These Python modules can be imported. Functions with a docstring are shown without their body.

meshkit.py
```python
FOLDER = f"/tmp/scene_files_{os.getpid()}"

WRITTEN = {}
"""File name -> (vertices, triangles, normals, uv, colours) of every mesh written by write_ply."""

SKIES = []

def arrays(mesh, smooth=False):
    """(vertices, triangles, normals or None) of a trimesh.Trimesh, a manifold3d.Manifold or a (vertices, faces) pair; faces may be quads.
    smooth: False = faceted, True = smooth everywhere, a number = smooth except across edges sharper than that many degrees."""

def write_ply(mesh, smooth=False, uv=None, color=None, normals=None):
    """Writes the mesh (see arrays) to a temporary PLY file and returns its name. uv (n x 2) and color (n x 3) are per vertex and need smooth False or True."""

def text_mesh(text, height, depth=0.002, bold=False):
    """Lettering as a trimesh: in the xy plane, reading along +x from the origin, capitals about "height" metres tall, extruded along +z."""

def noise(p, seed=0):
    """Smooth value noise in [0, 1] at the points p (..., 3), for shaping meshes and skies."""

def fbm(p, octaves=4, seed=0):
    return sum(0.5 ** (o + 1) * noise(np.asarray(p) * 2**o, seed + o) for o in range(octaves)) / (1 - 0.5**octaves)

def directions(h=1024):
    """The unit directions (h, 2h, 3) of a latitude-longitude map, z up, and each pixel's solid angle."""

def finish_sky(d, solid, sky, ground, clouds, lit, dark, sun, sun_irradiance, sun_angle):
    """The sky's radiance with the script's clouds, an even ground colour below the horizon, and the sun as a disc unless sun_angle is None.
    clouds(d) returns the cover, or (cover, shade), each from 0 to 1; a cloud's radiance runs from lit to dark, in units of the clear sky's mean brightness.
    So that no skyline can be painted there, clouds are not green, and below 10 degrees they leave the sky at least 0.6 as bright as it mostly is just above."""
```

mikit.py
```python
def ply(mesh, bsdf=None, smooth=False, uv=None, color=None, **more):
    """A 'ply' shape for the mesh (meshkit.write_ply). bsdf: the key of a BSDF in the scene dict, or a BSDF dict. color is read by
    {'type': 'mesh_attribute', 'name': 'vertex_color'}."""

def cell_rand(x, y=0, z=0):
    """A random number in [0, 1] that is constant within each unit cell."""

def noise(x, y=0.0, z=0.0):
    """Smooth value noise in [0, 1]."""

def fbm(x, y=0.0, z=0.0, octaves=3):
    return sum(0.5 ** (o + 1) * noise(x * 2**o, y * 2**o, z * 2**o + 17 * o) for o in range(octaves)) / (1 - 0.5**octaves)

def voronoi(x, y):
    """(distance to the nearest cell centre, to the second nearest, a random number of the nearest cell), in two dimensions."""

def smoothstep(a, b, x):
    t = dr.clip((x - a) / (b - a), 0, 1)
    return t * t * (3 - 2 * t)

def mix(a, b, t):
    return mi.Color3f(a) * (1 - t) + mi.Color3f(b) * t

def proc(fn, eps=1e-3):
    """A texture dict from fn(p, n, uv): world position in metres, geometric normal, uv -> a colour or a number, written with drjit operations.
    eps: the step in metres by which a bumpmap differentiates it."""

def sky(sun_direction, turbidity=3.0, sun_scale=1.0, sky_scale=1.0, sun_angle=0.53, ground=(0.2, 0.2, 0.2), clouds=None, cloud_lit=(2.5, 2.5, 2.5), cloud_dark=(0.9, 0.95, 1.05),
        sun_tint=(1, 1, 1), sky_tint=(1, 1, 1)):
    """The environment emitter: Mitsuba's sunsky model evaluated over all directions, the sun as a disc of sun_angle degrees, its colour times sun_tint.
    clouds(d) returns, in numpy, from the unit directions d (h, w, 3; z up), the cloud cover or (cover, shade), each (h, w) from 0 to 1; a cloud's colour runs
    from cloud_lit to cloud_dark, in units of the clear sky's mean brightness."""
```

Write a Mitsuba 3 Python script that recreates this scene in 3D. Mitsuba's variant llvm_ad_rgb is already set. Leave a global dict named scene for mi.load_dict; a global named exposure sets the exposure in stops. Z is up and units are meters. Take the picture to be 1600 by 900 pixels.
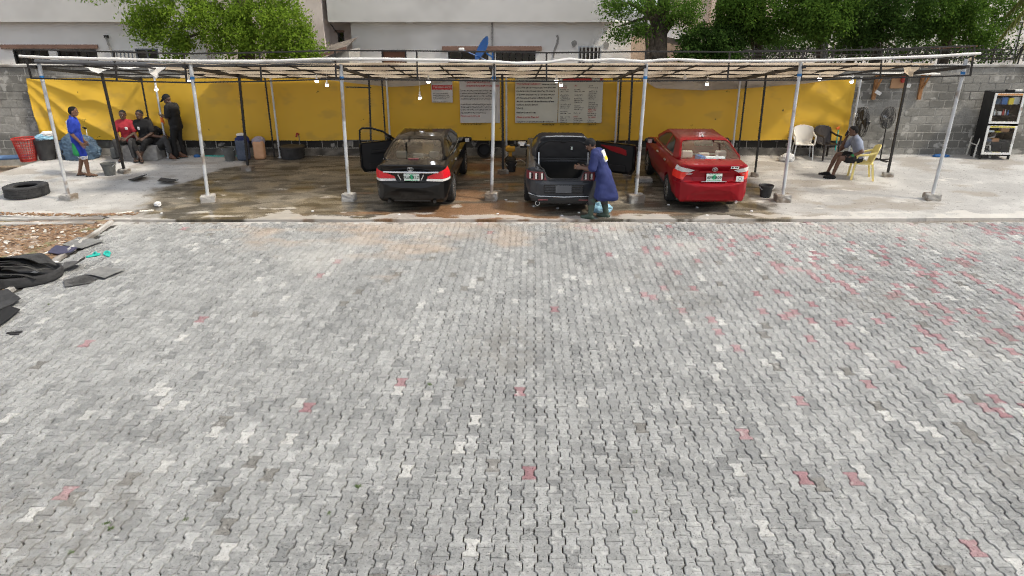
import math, random
import numpy as np, trimesh, manifold3d as m3, shapely
import shapely.geometry as sg
import drjit as dr, mitsuba as mi, mikit, meshkit
from mikit import proc, noise, fbm, smoothstep, mix, cell_rand, voronoi

# ------------------------------------------------------------------ camera, sky, exposure
T = mi.ScalarTransform4f
scene, labels = {}, {}
PITCH = math.radians(21.2)
scene['camera'] = {'type': 'perspective', 'fov': 71.56, 'fov_axis': 'x', 'near_clip': 0.1, 'far_clip': 400.0,
                   'to_world': T().look_at(origin=[0, 0, 4.45], target=[0, math.cos(PITCH), 4.45 - math.sin(PITCH)], up=[0, 0, 1])}
def thin_cloud(d):
    q = np.stack([d[..., 0] / (d[..., 2] + .25), d[..., 1] / (d[..., 2] + .25), d[..., 2] * 0], -1) * 2.2
    c = meshkit.fbm(q, 4, 5)
    return np.clip(.75 + .5 * (c - .45), .55, 1.0), np.clip((c - .5) * 1.2, 0, .5)
scene['sky'] = mikit.sky([2.6, -0.9, 3.1], turbidity=4, sun_scale=0.68, sun_angle=7.0, clouds=thin_cloud, cloud_lit=(2.15, 2.2, 2.28), cloud_dark=(1.2, 1.23, 1.3), sun_tint=(.91, 1.0, 1.115))
exposure = 2.08

# ------------------------------------------------------------------ helpers
rng = np.random.default_rng(11)
USED = {}
def numbered(name):
    k = USED.get(name, -1) + 1
    USED[name] = k
    return name if k == 0 else f'{name}_{k:03d}'
def thing(name, label, cat, group=None):
    key = numbered(name)
    labels[key] = {'label': label, 'category': cat}
    if group: labels[key]['group'] = group
    return key
def struct(name):
    key = numbered(name)
    labels[key] = {'kind': 'structure'}
    return key
def tm(mesh):
    if isinstance(mesh, trimesh.Trimesh): return mesh
    if hasattr(mesh, 'to_mesh'):
        m = mesh.to_mesh()
        return trimesh.Trimesh(np.array(m.vert_properties[:, :3], float), np.array(m.tri_verts), process=False)
    v, f = mesh
    f = np.asarray(f)
    if f.shape[1] == 4: f = np.vstack([f[:, [0, 1, 2]], f[:, [0, 2, 3]]])
    return trimesh.Trimesh(np.asarray(v, float), f, process=False)
def put(key, mesh, mat, smooth=35, uv=None, M=None):
    m = tm(mesh)
    if M is not None:
        m = m.copy(); m.apply_transform(M)
    scene[key] = mikit.ply(m, mat, smooth if uv is None else False, uv=uv)
    return key
def part(holder, name, mesh, mat, smooth=35, uv=None, M=None, label=None, kind=None):
    key = numbered(holder + '__' + name)
    if label or kind:
        labels[key] = {**({'label': label} if label else {}), **({'kind': kind} if kind else {})}
    return put(key, mesh, mat, smooth, uv, M)
def single(name, label, cat, mesh, mat, group=None, smooth=35, M=None):
    k = thing(name, label, cat, group)
    put(k, mesh, mat, smooth, M=M)
    return k
cat_ = trimesh.util.concatenate
def join(*ms): return cat_([tm(m) for m in (ms[0] if len(ms) == 1 and isinstance(ms[0], (list, tuple)) else ms)])
def place(x=0, y=0, z=0, rz=0, sc=1.0, rx=0, ry=0):
    M = trimesh.transformations.euler_matrix(rx, ry, rz, 'sxyz')
    M[:3, :3] *= sc
    M[:3, 3] = [x, y, z]
    return M
def moved(mesh, *a, **k):
    m = tm(mesh).copy(); m.apply_transform(place(*a, **k)); return m
def box(x0, x1, y0, y1, z0, z1, b=0.0):
    c, h = np.array([x0 + x1, y0 + y1, z0 + z1]) / 2., np.abs(np.array([x1 - x0, y1 - y0, z1 - z0])) / 2.
    if b <= 0:
        return moved(trimesh.creation.box(2 * h), *c)
    b = min(b, .45 * h.min())
    pts = []
    for s in np.ndindex(2, 2, 2):
        s = np.array(s) * 2 - 1
        for k in range(3):
            q = s * h; q = q - s * b; q[k] = s[k] * h[k]
            pts.append(q + c)
    return trimesh.convex.convex_hull(np.array(pts))
def frame_of(d):
    d = np.asarray(d, float) / np.linalg.norm(d)
    a = np.cross(d, [0, 0, 1.] if abs(d[2]) < .9 else [1., 0, 0]); a /= np.linalg.norm(a)
    return a, np.cross(d, a)
def tube(pts, r, n=8, caps=True):
    p = np.asarray(pts, float); r = np.broadcast_to(r, (len(p),)).astype(float)
    t = np.gradient(p, axis=0); t /= np.linalg.norm(t, axis=1, keepdims=True) + 1e-12
    a, _ = frame_of(t[0]); V = []
    ang = np.arange(n) * 2 * np.pi / n
    for i in range(len(p)):
        a = a - t[i] * (a @ t[i]); a /= np.linalg.norm(a)
        b = np.cross(t[i], a)
        V.append(p[i] + r[i] * (np.cos(ang)[:, None] * a + np.sin(ang)[:, None] * b))
    V = np.vstack(V); F = []
    for i in range(len(p) - 1):
        for j in range(n):
            q = [i * n + j, i * n + (j + 1) % n, (i + 1) * n + (j + 1) % n, (i + 1) * n + j]
            F += [[q[0], q[1], q[2]], [q[0], q[2], q[3]]]
    if caps:
        V = np.vstack([V, p[0], p[-1]])
        for j in range(n):
            F.append([len(V) - 2, (j + 1) % n, j]); k = (len(p) - 1) * n
            F.append([len(V) - 1, k + j, k + (j + 1) % n])
    return trimesh.Trimesh(V, np.array(F), process=False)
def bar(p, q, w, d=None):
    """square bar between two points"""
    d = d or w
    p, q = np.asarray(p, float), np.asarray(q, float)
    L = np.linalg.norm(q - p); a, b = frame_of(q - p)
    M = np.eye(4); M[:3, 0], M[:3, 1], M[:3, 2], M[:3, 3] = a, b, (q - p) / L, (p + q) / 2
    if np.linalg.det(M[:3, :3]) < 0: M[:3, 0] *= -1
    m = trimesh.creation.box([w, d, L]); m.apply_transform(M); return m
def lathe(prof, n=24, M=None):
    """closed or open profile (r, z) turned about z"""
    P = np.asarray(prof, float); k = len(P); ang = np.arange(n) * 2 * np.pi / n
    V = np.stack([P[None, :, 0] * np.cos(ang)[:, None], P[None, :, 0] * np.sin(ang)[:, None], np.broadcast_to(P[:, 1], (n, k))], -1).reshape(-1, 3)
    F = []
    for i in range(n):
        j = (i + 1) % n
        for a in range(k - 1):
            q = [i * k + a, j * k + a, j * k + a + 1, i * k + a + 1]
            F += [[q[0], q[1], q[2]], [q[0], q[2], q[3]]]
    m = trimesh.Trimesh(V, np.array(F), process=False)
    m.merge_vertices(); m.update_faces(m.nondegenerate_faces())
    if M is not None: m.apply_transform(M)
    return m
def grid(fn, n, m):
    """surface fn(u, v) -> points, u and v arrays in 0..1"""
    u, v = np.meshgrid(np.linspace(0, 1, n + 1), np.linspace(0, 1, m + 1), indexing='ij')
    V = np.stack(fn(u.ravel(), v.ravel()), -1)
    i, j = np.meshgrid(np.arange(n), np.arange(m), indexing='ij')
    q = np.stack([i * (m + 1) + j, (i + 1) * (m + 1) + j, (i + 1) * (m + 1) + j + 1, i * (m + 1) + j + 1], -1).reshape(-1, 4)
    return trimesh.Trimesh(V, np.vstack([q[:, [0, 1, 2]], q[:, [0, 2, 3]]]), process=False)
def ext(poly, axis, lo, hi):
    """prism of a polygon along an axis; polygon coordinates are (y,z) for x, (x,z) for y, (x,y) for z"""
    g = poly if isinstance(poly, sg.Polygon) else sg.Polygon(poly)
    g = sg.polygon.orient(g)
    c = m3.CrossSection([np.array(g.exterior.coords)[:-1]])
    m = m3.Manifold.extrude(c, hi - lo).translate([0, 0, lo])
    if axis == 'x': m = m.transform(np.array([[0, 0, 1, 0], [1, 0, 0, 0], [0, 1, 0, 0]], float))
    if axis == 'y': m = m.transform(np.array([[1, 0, 0, 0], [0, 0, 1, 0], [0, 1, 0, 0]], float))
    return m
def mbox(x0, x1, y0, y1, z0, z1): return m3.Manifold.cube([x1 - x0, y1 - y0, z1 - z0]).translate([x0, y0, z0])
def to_man(mesh):
    mesh = tm(mesh)
    return m3.Manifold(m3.Mesh(np.asarray(mesh.vertices, np.float32), np.asarray(mesh.faces, np.uint32)))
def soften(man, edge, it):
    m = tm(man.refine_to_length(edge))
    m = trimesh.Trimesh(m.vertices, m.faces, process=True)
    trimesh.smoothing.filter_taubin(m, lamb=.5, nu=.52, iterations=it)
    return to_man(m)
def ball(c, r, n=10): return m3.Manifold.sphere(r, n).translate(list(map(float, c)))
def bone(a, b, ra, rb, n=10): return m3.Manifold.batch_hull([ball(a, ra, n), ball(b, rb, n)])
def hull_of(*balls): return m3.Manifold.batch_hull([ball(c, r) for c, r in balls])
def union(ms): return m3.Manifold.batch_boolean(list(ms), m3.OpType.Add)
def slab_z(y): return 0.03 + max(0.0, y - 15.73) * math.tan(math.radians(2.4))

# ------------------------------------------------------------------ materials
def mat(name, color, rough=.6, metal=0.0, spec=.5, **more):
    scene[name] = {'type': 'twosided', 'bsdf': {'type': 'principled', 'base_color': color if isinstance(color, dict) else {'type': 'rgb', 'value': list(color)},
                   'roughness': rough, 'metallic': metal, 'specular': spec, **more}}
    return name
def mottled(a, b, f=6.0, g=60.0, amt=.6, dirt=None, df=1.5, dlo=.5, dhi=.7):
    """two tones of one matter in patches with fine grain, and optional dirt patches of a third colour"""
    def fn(p, n, uv):
        t = fbm(p.x * f, p.y * f, p.z * f, 3)
        k = noise(p.x * g, p.y * g, p.z * g)
        c = mix(a, b, dr.clip(smoothstep(.3, .7, t) * amt + k * (1 - amt), 0, 1))
        if dirt is not None:
            c = mix(c, dirt, smoothstep(dlo, dhi, fbm(p.x * df + 7.3, p.y * df, p.z * df + 2.1, 4)) * .85)
        return c
    return proc(fn)
mat('galvanised', mottled((.50, .52, .54), (.62, .64, .66), 5, 40), .42, .35)
mat('dark_steel', mottled((.018, .017, .017), (.04, .036, .034), 4, 50), .5, .2)
mat('black_plastic', (.012, .012, .013), .42)
mat('white_plastic', (.72, .72, .70), .4)
mat('rubber', (.018, .018, .019), .75)
mat('grey_rubber', mottled((.05, .05, .05), (.10, .10, .10), 8, 90), .8)
mat('block_base', mottled((.27, .26, .25), (.42, .41, .39), 9, 70), .9)
mat('chrome', (.75, .76, .78), .12, 1.0)
mat('bulb_neck', (.75, .75, .73), .35)

# ------------------------------------------------------------------ the setting: ground, paving, slab, gutter, verge
mat('earth', mottled((.16, .12, .085), (.27, .21, .15), 3, 40, .6, (.08, .055, .035), 1.1), .95)
g = struct('ground')
put(g, box(-90, 90, -40, 120, -.5, -.05), 'earth')

def paver_color(p, n, uv):
    tone, kind = uv.x, uv.y
    blot = fbm(p.x * 7, p.y * 7, 0, 3)
    fine = noise(p.x * 95, p.y * 95, 0)
    mid = noise(p.x * 38, p.y * 38, 3.0)
    grey = mix((.190, .194, .195), (.372, .377, .372), tone)
    grey = dr.select(kind > .9, mix((.39, .39, .38), (.46, .46, .445), tone), grey)
    red = mix((.245, .135, .148), (.345, .235, .243), tone)
    c = dr.select((kind > .4) & (kind < .6), red, grey)
    c = dr.select((kind > .2) & (kind < .4), mix((.155, .15, .14), (.21, .205, .195), tone), c)
    c = c * (.70 + .34 * fine + .24 * mid) * (.84 + .32 * blot)
    # cement bloom worn through to paler aggregate in ragged patches
    c = mix(c, (.49, .49, .475), smoothstep(.60, .74, fbm(p.x * 15 + 9, p.y * 15, 1.5, 3)) * .55)
    # dark pits and specks
    c = c * (1 - .55 * smoothstep(.80, .88, noise(p.x * 70 + 31, p.y * 70, 8)))
    # brown silt washed out of the bay over the joints next to the gutter
    w = fbm(p.x * 1.3, p.y * 2.2, 4, 4)
    silt = smoothstep(-.1, .8, w * 2.1 - dr.abs(p.x + 2.2) * .22 - (15.75 - p.y) * .33)
    c = mix(c, (.40, .315, .245), silt * .62)
    oil = smoothstep(.62, .74, fbm(p.x * .7 + 17, p.y * .55 + 3, 9, 5)) * smoothstep(.30, .62, fbm(p.x * 9, p.y * 9, 7, 3))
    c = mix(c, (.17, .16, .145), oil * .38)
    dust = smoothstep(.35, .75, fbm(p.x * .55 + 3, p.y * .8, 2, 4) - (15.7 - p.y) * .07)
    return mix(c, (.46, .45, .425), dust * .5)
mat('paver', proc(paver_color), .82, spec=.35)
mat('joint_sand', mottled((.022, .021, .019), (.055, .052, .047), 12, 90), .95)

PW, PL, AMP = .128, .224, .0140
ROT = math.radians(-1.6)
def kerb_x(y):       # the diagonal kerb that bounds the paving on its left
    a, b = (-9.065, 15.571, 0.0), (-8.707, 12.321, 0.0)
    return a[0] + (y - a[1]) * (b[0] - a[0]) / (b[1] - a[1])
def build_paving():
    ts = np.array([-.5, -.30, -.20, .20, .30, .5]); wide = np.array([1, 1, -1, -1, 1, 1.])
    cols, rows = np.meshgrid(np.arange(-125, 126), np.arange(-4, 74), indexing='ij')
    cx = cols * PW
    cy = 2.6 + (rows + .5 * (cols % 2)) * PL
    r = np.random.default_rng(3)
    colj = r.normal(0, .0012, cols.shape[0])[:, None]
    cx = cx + colj + 0 * cy
    cy = cy + (r.normal(0, .006, cols.shape[0]))[:, None]
    cx, cy = cx.ravel(), cy.ravel()
    X = cx * math.cos(ROT) - (cy - 9) * math.sin(ROT); Y = cx * math.sin(ROT) + (cy - 9) * math.cos(ROT) + 9
    zc = Y * math.cos(PITCH) + 4.45 * math.sin(PITCH)
    keep = (Y > 2.9) & (Y < 15.53) & (np.abs(X) < .72 * zc + 1.6) & (X > kerb_x(Y) + .16)
    X, Y = X[keep], Y[keep]; n = len(X)
    gx = .0065 + .007 * r.random(n) ** 2 + .006 * (r.random(n) < .18); gy = .0015 + .0015 * r.random(n)
    ch = .0045
    def ring(inset, z):
        lx = -(PW / 2 + AMP * wide)[None] + gx[:, None] / 2 + inset; ly = (ts * PL)[None] * np.ones((n, 1))
        ly = ly + np.where(ts < -.49, 1, np.where(ts > .49, -1, 0))[None] * (gy[:, None] / 2 + inset)
        return np.stack([np.concatenate([lx, -lx[:, ::-1]], 1), np.concatenate([ly, ly[:, ::-1]], 1), np.full((n, 12), z)], -1)
    V = np.concatenate([ring(ch, 0.), ring(0, -ch), ring(0, -.045)], 1)
    jit = r.normal(0, .012, n)                                   # small turns, tilts and settlements
    c, s = np.cos(ROT + jit)[:, None], np.sin(ROT + jit)[:, None]
    tx, ty, dz = r.normal(0, .013, n)[:, None], r.normal(0, .011, n)[:, None], r.normal(0, .0024, n)[:, None]
    V = np.stack([X[:, None] + V[..., 0] * c - V[..., 1] * s, Y[:, None] + V[..., 0] * s + V[..., 1] * c, V[..., 2] + dz + V[..., 0] * tx + V[..., 1] * ty], -1)
    F = []
    for k in range(5): F += [[k, 11 - k, 10 - k], [k, 10 - k, k + 1]]
    for a in (0, 12):
        for k in range(12):
            j = (k + 1) % 12
            F += [[a + k, a + 12 + j, a + j], [a + k, a + 12 + k, a + 12 + j]]
    F = np.array(F)
    m = trimesh.Trimesh(V[0], F, process=False)
    if m.face_normals[0][2] < 0: F = F[:, ::-1]
    tone = np.clip(.47 + .17 * r.normal(0, 1, n) + .5 * (meshkit.fbm(np.stack([X * .8, Y * .8, X * 0], -1), 3, 2) - .5), 0, 1)
    kind = np.zeros(n); u = r.random(n)
    patch = meshkit.noise(np.stack([X * .45 + 3, Y * .6, X * 0], -1), 9)
    pr = np.where(X > 1.2, .008 + .115 * np.clip((X - 1.2) / 6, 0, 1) * np.clip((Y - 5.0) / 5, .12, 1) * (.4 + 1.4 * patch), .0035)
    kind[u < pr] = .5
    kind[(u > .992)] = .3
    kind[(u > .972) & (u < .992)] = 1.0
    uv = np.stack([tone, kind], -1)
    return X, Y, V, F, uv, zc[keep]
X_, Y_, V_, F_, UV_, ZC_ = build_paving()
paving = struct('paving')
put(paving, grid(lambda u, v: (-16 + 32 * u, 2.4 + 13.1 * v, 0 * u - .026), 4, 4), 'joint_sand')
inview = (np.abs(X_) < .70 * ZC_) & (Y_ > 4.9)
order = np.argsort(np.where(inview, -Y_, -99))[::-1][:300]
for i in order:
    part(paving, 'paver', (V_[i], F_), 'paver', uv=np.repeat(UV_[i][None], 36, 0))
rest = np.setdiff1d(np.arange(len(X_)), order)
part(paving, 'paver_field', (V_[rest].reshape(-1, 3), (F_[None] + (np.arange(len(rest)) * 36)[:, None, None]).reshape(-1, 3)), 'paver',
     uv=np.repeat(UV_[rest], 36, 0), kind='stuff')

# the wash bay slab: cast concrete, rising to the wall, wet and silted in the middle
def wet_at(x, y):
    w = (fbm(x * .9, y * 1.1, 1.0, 4) - .5) * 2.6 + (fbm(x * 4.5, y * 5, 5.0, 3) - .5) * .9
    left = x - (-8.55 - (y - 16.0) * .28 + 1.1 * smoothstep(18.0, 21.5, y) * 1.6)      # the ragged left edge of the wet ground
    right = (6.35 + .15 * (17.5 - y)) - x
    return smoothstep(-.18, .22, dr.minimum(left * .9, right * .6) + w * .42)
def slab_color(p, n, uv):
    x, y = p.x, p.y
    wet = wet_at(x, y)
    fine, mid = noise(x * 55, y * 55, 2), fbm(x * 5, y * 5, 0, 3)
    streak = fbm(x * 1.1 + y * .55, y * 7.5 - x * 1.0, 6, 3)
    dry = mix((.325, .32, .31), (.43, .424, .41), smoothstep(.25, .75, fbm(x * 1.2, y * 1.5, 3, 4))) * (.92 + .15 * fine)
    dry = mix(dry, (.26, .235, .205), smoothstep(.52, .70, fbm(x * 1.0 + 40, y * 1.8, 2, 4)) * .7)
    dry = dry * (1 - .35 * smoothstep(.86, .92, noise(x * 24 + 5, y * 24, 4)))
    soak = mix((.085, .075, .060), (.17, .153, .125), smoothstep(.3, .7, streak))
    soak = mix(soak, (.25, .22, .175), smoothstep(.50, .72, fbm(x * 2.0 + 11, y * 3.0, 7, 4)) * .75)
    soak = mix(soak, (.045, .04, .032), smoothstep(.55, .72, fbm(x * 1.4 + 23, y * 1.9, 9, 4)) * .75)
    rust = smoothstep(.35, .62, fbm(x * .8 + 2, y * 2.4, 12, 3) + .25 * smoothstep(17.2, 16.2, y) - .12 * dr.abs(x + 1.0))
    soak = mix(soak, (.23, .125, .065), rust * .8) * (.8 + .4 * fine)
    c = mix(dry, soak, wet)
    pale = smoothstep(.56, .66, fbm(x * 1.5 + 9, y * 3.5, 3, 4) + .34 * smoothstep(16.5, 15.8, y) - .18)
    return mix(c, (.52, .50, .47), pale * .7) * (.92 + .16 * mid)
def slab_rough(p, n, uv):
    w = wet_at(p.x, p.y)
    pud = smoothstep(.48, .60, fbm(p.x * .9 + 3, p.y * 1.6, 8, 4) + .2 * smoothstep(17.0, 16.2, p.y) - .03)
    return .85 - w * (.34 + .38 * pud)
def slab_bump(p, n, uv):
    return (noise(p.x * 30, p.y * 30, 0) * .002 + noise(p.x * 2.2 + p.y * 38, p.y * 3, 4) * .0022) * (1 - .6 * wet_at(p.x, p.y))
scene['slab_concrete'] = {'type': 'bumpmap', 'texture': proc(slab_bump, 4e-3), 'scale': 1.0,
    'bsdf': {'type': 'principled', 'base_color': proc(slab_color), 'roughness': proc(slab_rough), 'specular': .5}}
mat('rough_concrete', mottled((.30, .29, .275), (.46, .45, .43), 4, 60, .6, (.17, .15, .13), 1.6, .5, .68), .9)
SA = math.tan(math.radians(2.4))
slab_left = [(-30, 21.0), (-14.528, 19.976, 0.208)[:2], (-14.282, 21.355, 0.266)[:2], (-13.818, 22.025, 0.294)[:2], (-13.3, 22.2)]
front = [(-30, 16.1), (-11.911, 16.017, 0.042)[:2], (-10.959, 15.921, 0.038)[:2], (-10.071, 15.921, 0.038)[:2], (-9.555, 16.066, 0.044)[:2], (-9.276, 15.873, 0.036)[:2]]
fx = np.linspace(-9.35, 30, 260)
fy = 15.75 + .035 * (meshkit.fbm(np.stack([fx * 1.1, fx * 0, fx * 0], -1), 4, 3) - .5) * 2 + .10 * np.clip((fx - 4) / 8, 0, 1)
outline = sg.Polygon([*front, *zip(fx, fy), (30, 22.3), (-13.3, 22.3), *slab_left[::-1]]).buffer(0)
sl = trimesh.creation.extrude_polygon(outline, .20, engine='earcut')
sl.vertices[:, 2] += -.20 + .03 + (sl.vertices[:, 1] - 15.73) * SA
slab = struct('concrete_slab')
put(slab, sl, 'slab_concrete', smooth=False)
# flush concrete margin between paving and slab, and the narrow open channel
mat('damp_edge', mottled((.10, .092, .08), (.22, .205, .18), 6, 60, .6, (.05, .045, .04), 2.0, .45, .65), .8)
ch = struct('gutter')
put(ch, box(-9.2, 16, 15.64, 15.69, -.20, -.014, .006), 'damp_edge')
part(ch, 'margin', grid(lambda u, v: (-9.3 + 26 * u, 15.38 + .29 * v + .012 * np.sin(u * 90) * v, -.011 + .003 * np.sin(u * 57) + 0 * v), 160, 1), 'rough_concrete')
# kerbs at the left: the two sides of an open channel, then the edging of the paving
def rough_kerb(p, q, w, h0, h1, seed):
    p, q = np.array(p, float), np.array(q, float); n = 40
    d = (q - p) / np.linalg.norm(q - p); s = np.array([-d[1], d[0]])
    V = []
    for i in range(n + 1):
        c = p + (q - p) * i / n; k = meshkit.noise(np.array([[i * .45, 0, j] for j in range(4)]), seed) - .5
        b = .012
        for o, z in ((-w / 2, h0), (-w / 2 + .02 * k[0], h1 - b + .02 * k[1]), (-w / 2 + b + .02 * k[0], h1 + .02 * k[1]), (w / 2 - b + .02 * k[2], h1 + .02 * k[3]), (w / 2 + .02 * k[2], h1 - b + .02 * k[3]), (w / 2, h0)):
            V.append([*(c + s * o), z])
    F = [[i * 6 + j, (i + 1) * 6 + j, (i + 1) * 6 + j + 1, i * 6 + j + 1] for i in range(n) for j in range(5)]
    m = tm((np.array(V), np.array(F))); 
    return m
for (a, b, w, z0, z1) in (((-12.648, 15.784, 0.0)[:2], (-9.397, 15.838, 0.0)[:2], .16, -.2, .045), ((-12.344, 15.362, 0.0)[:2], (-9.4, 15.492, 0.0)[:2], .17, -.2, .04), ((-8.688, 12.252, 0.0)[:2], (-9.094, 15.571, 0.0)[:2], .10, -.2, .05)):
    k = struct('kerb'); put(k, rough_kerb(a, b, w, z0, z1, int(w * 1000)), 'rough_concrete', smooth=False)
put(struct('kerb'), rough_kerb((-8.688, 12.252, 0.0)[:2], (-8.389, 8.787, 0.0)[:2], .10, -.2, .05, 77), 'rough_concrete', smooth=False)
# the verge: earth with leaf litter and rubble
def verge_color(p, n, uv):
    c = mix((.20, .135, .09), (.30, .22, .16), fbm(p.x * 4, p.y * 4, 1, 4))
    c = mix(c, (.10, .06, .04), smoothstep(.55, .7, fbm(p.x * 9, p.y * 9, 3, 3)))
    c = mix(c, (.55, .50, .44), smoothstep(.62, .72, fbm(p.x * 6 + 8, p.y * 6, 5, 3)) * .7)
    return mix(c, (.12, .15, .06), smoothstep(.60, .72, fbm(p.x * 2 + 4, p.y * 2, 6, 3)) * .6)
mat('verge_soil', proc(verge_color), .95)
mat('dead_leaf', mottled((.16, .085, .045), (.34, .22, .13), 30, 90), .85)
mat('rubble', mottled((.48, .45, .40), (.68, .66, .61), 12, 60), .9)
verge = struct('verge')
def vz(u, v):
    x, y = -18 + 9.2 * u, 8.5 + 7.4 * v
    lim = np.array([kerb_x(b) for b in y]) - .03
    x = np.minimum(x, lim)
    return x, y, -.03 + .06 * meshkit.fbm(np.stack([x * 1.5, y * 1.5, 0 * x], -1), 4, 4)
put(verge, grid(vz, 60, 60), 'verge_soil')
def scatter(n, fn, size, flat, seed):
    r = np.random.default_rng(seed); ms = []
    V, F = [], []
    for k in range(n):
        x, y, z = fn(r); s = size * (.5 + r.random())
        q = r.normal(0, 1, (6, 3)) * [1, 1, flat]; q /= np.linalg.norm(q * [1, 1, 1 / max(flat, .05)], axis=1, keepdims=True)
        h = trimesh.convex.convex_hull(q * s)
        V.append(h.vertices + [x, y, z + s * flat * .5]); F.append(h.faces + sum(len(a) for a in V[:-1]))
    return np.vstack(V), np.vstack(F)
def on_verge(r):
    y = 9.5 + 5.9 * r.random() ** .6
    x = kerb_x(y) - .12 - 4.8 * r.random() ** 1.3
    return x, y, .02
k = numbered('leaf_litter'); labels[k] = {'label': 'brown leaf litter lying on the earth verge beside the paving', 'category': 'leaf litter', 'kind': 'stuff'}
put(k, scatter(3400, on_verge, .036, .22, 5), 'dead_leaf', smooth=False)
k = numbered('gravel'); labels[k] = {'label': 'pale stone chips and rubble lying on the earth verge', 'category': 'rubble', 'kind': 'stuff'}
put(k, scatter(130, on_verge, .05, .5, 6), 'rubble', smooth=False)
def by_kerb(r):
    p = (-11.839, 15.892, 0.0); x = -13.4 + 4.6 * r.random(); return x, 15.98 + .22 * r.random() + .06 * math.sin(x * 2), .05
k = numbered('leaf_litter'); labels[k] = {'label': 'brown leaf litter in the crack between slab and channel kerb at left', 'category': 'leaf litter', 'kind': 'stuff'}
put(k, scatter(420, by_kerb, .04, .3, 8), 'dead_leaf', smooth=False)

# ------------------------------------------------------------------ boundary wall of hollow blocks
WY, WT = 22.24, 3.0
def block_fn(base, hi, dirt):
    def fn(p, n, uv):
        t = fbm(p.x * 2.6, p.z * 2.6, 2.0, 4); g = noise(p.x * 50, p.y * 50, p.z * 50); h = noise(p.x * 17, p.y * 17, p.z * 17)
        c = mix(base, hi, dr.clip(uv.x * .75 + .25 * t, 0, 1)) * (.70 + .36 * g + .24 * h)
        c = mix(c, dirt, smoothstep(.46, .66, fbm(p.x * .9 + 5, p.z * 1.4, 6.0, 4)) * .75)
        return mix(c, (.50, .49, .46), smoothstep(.64, .76, fbm(p.x * 5 + 31, p.z * 5, 1.0, 3)) * .5)
    return proc(fn)
mat('cement_block', block_fn((.20, .195, .178), (.29, .282, .26), (.11, .107, .097)), .95)
mat('dark_block', block_fn((.022, .021, .019), (.05, .047, .042), (.012, .012, .011)), .9)  # near-black block colour for the courses below the sheet hem
mat('mortar', mottled((.26, .25, .225), (.42, .41, .38), 5, 70, .6, (.10, .095, .085), 1.2, .48, .66), .95)
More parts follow.
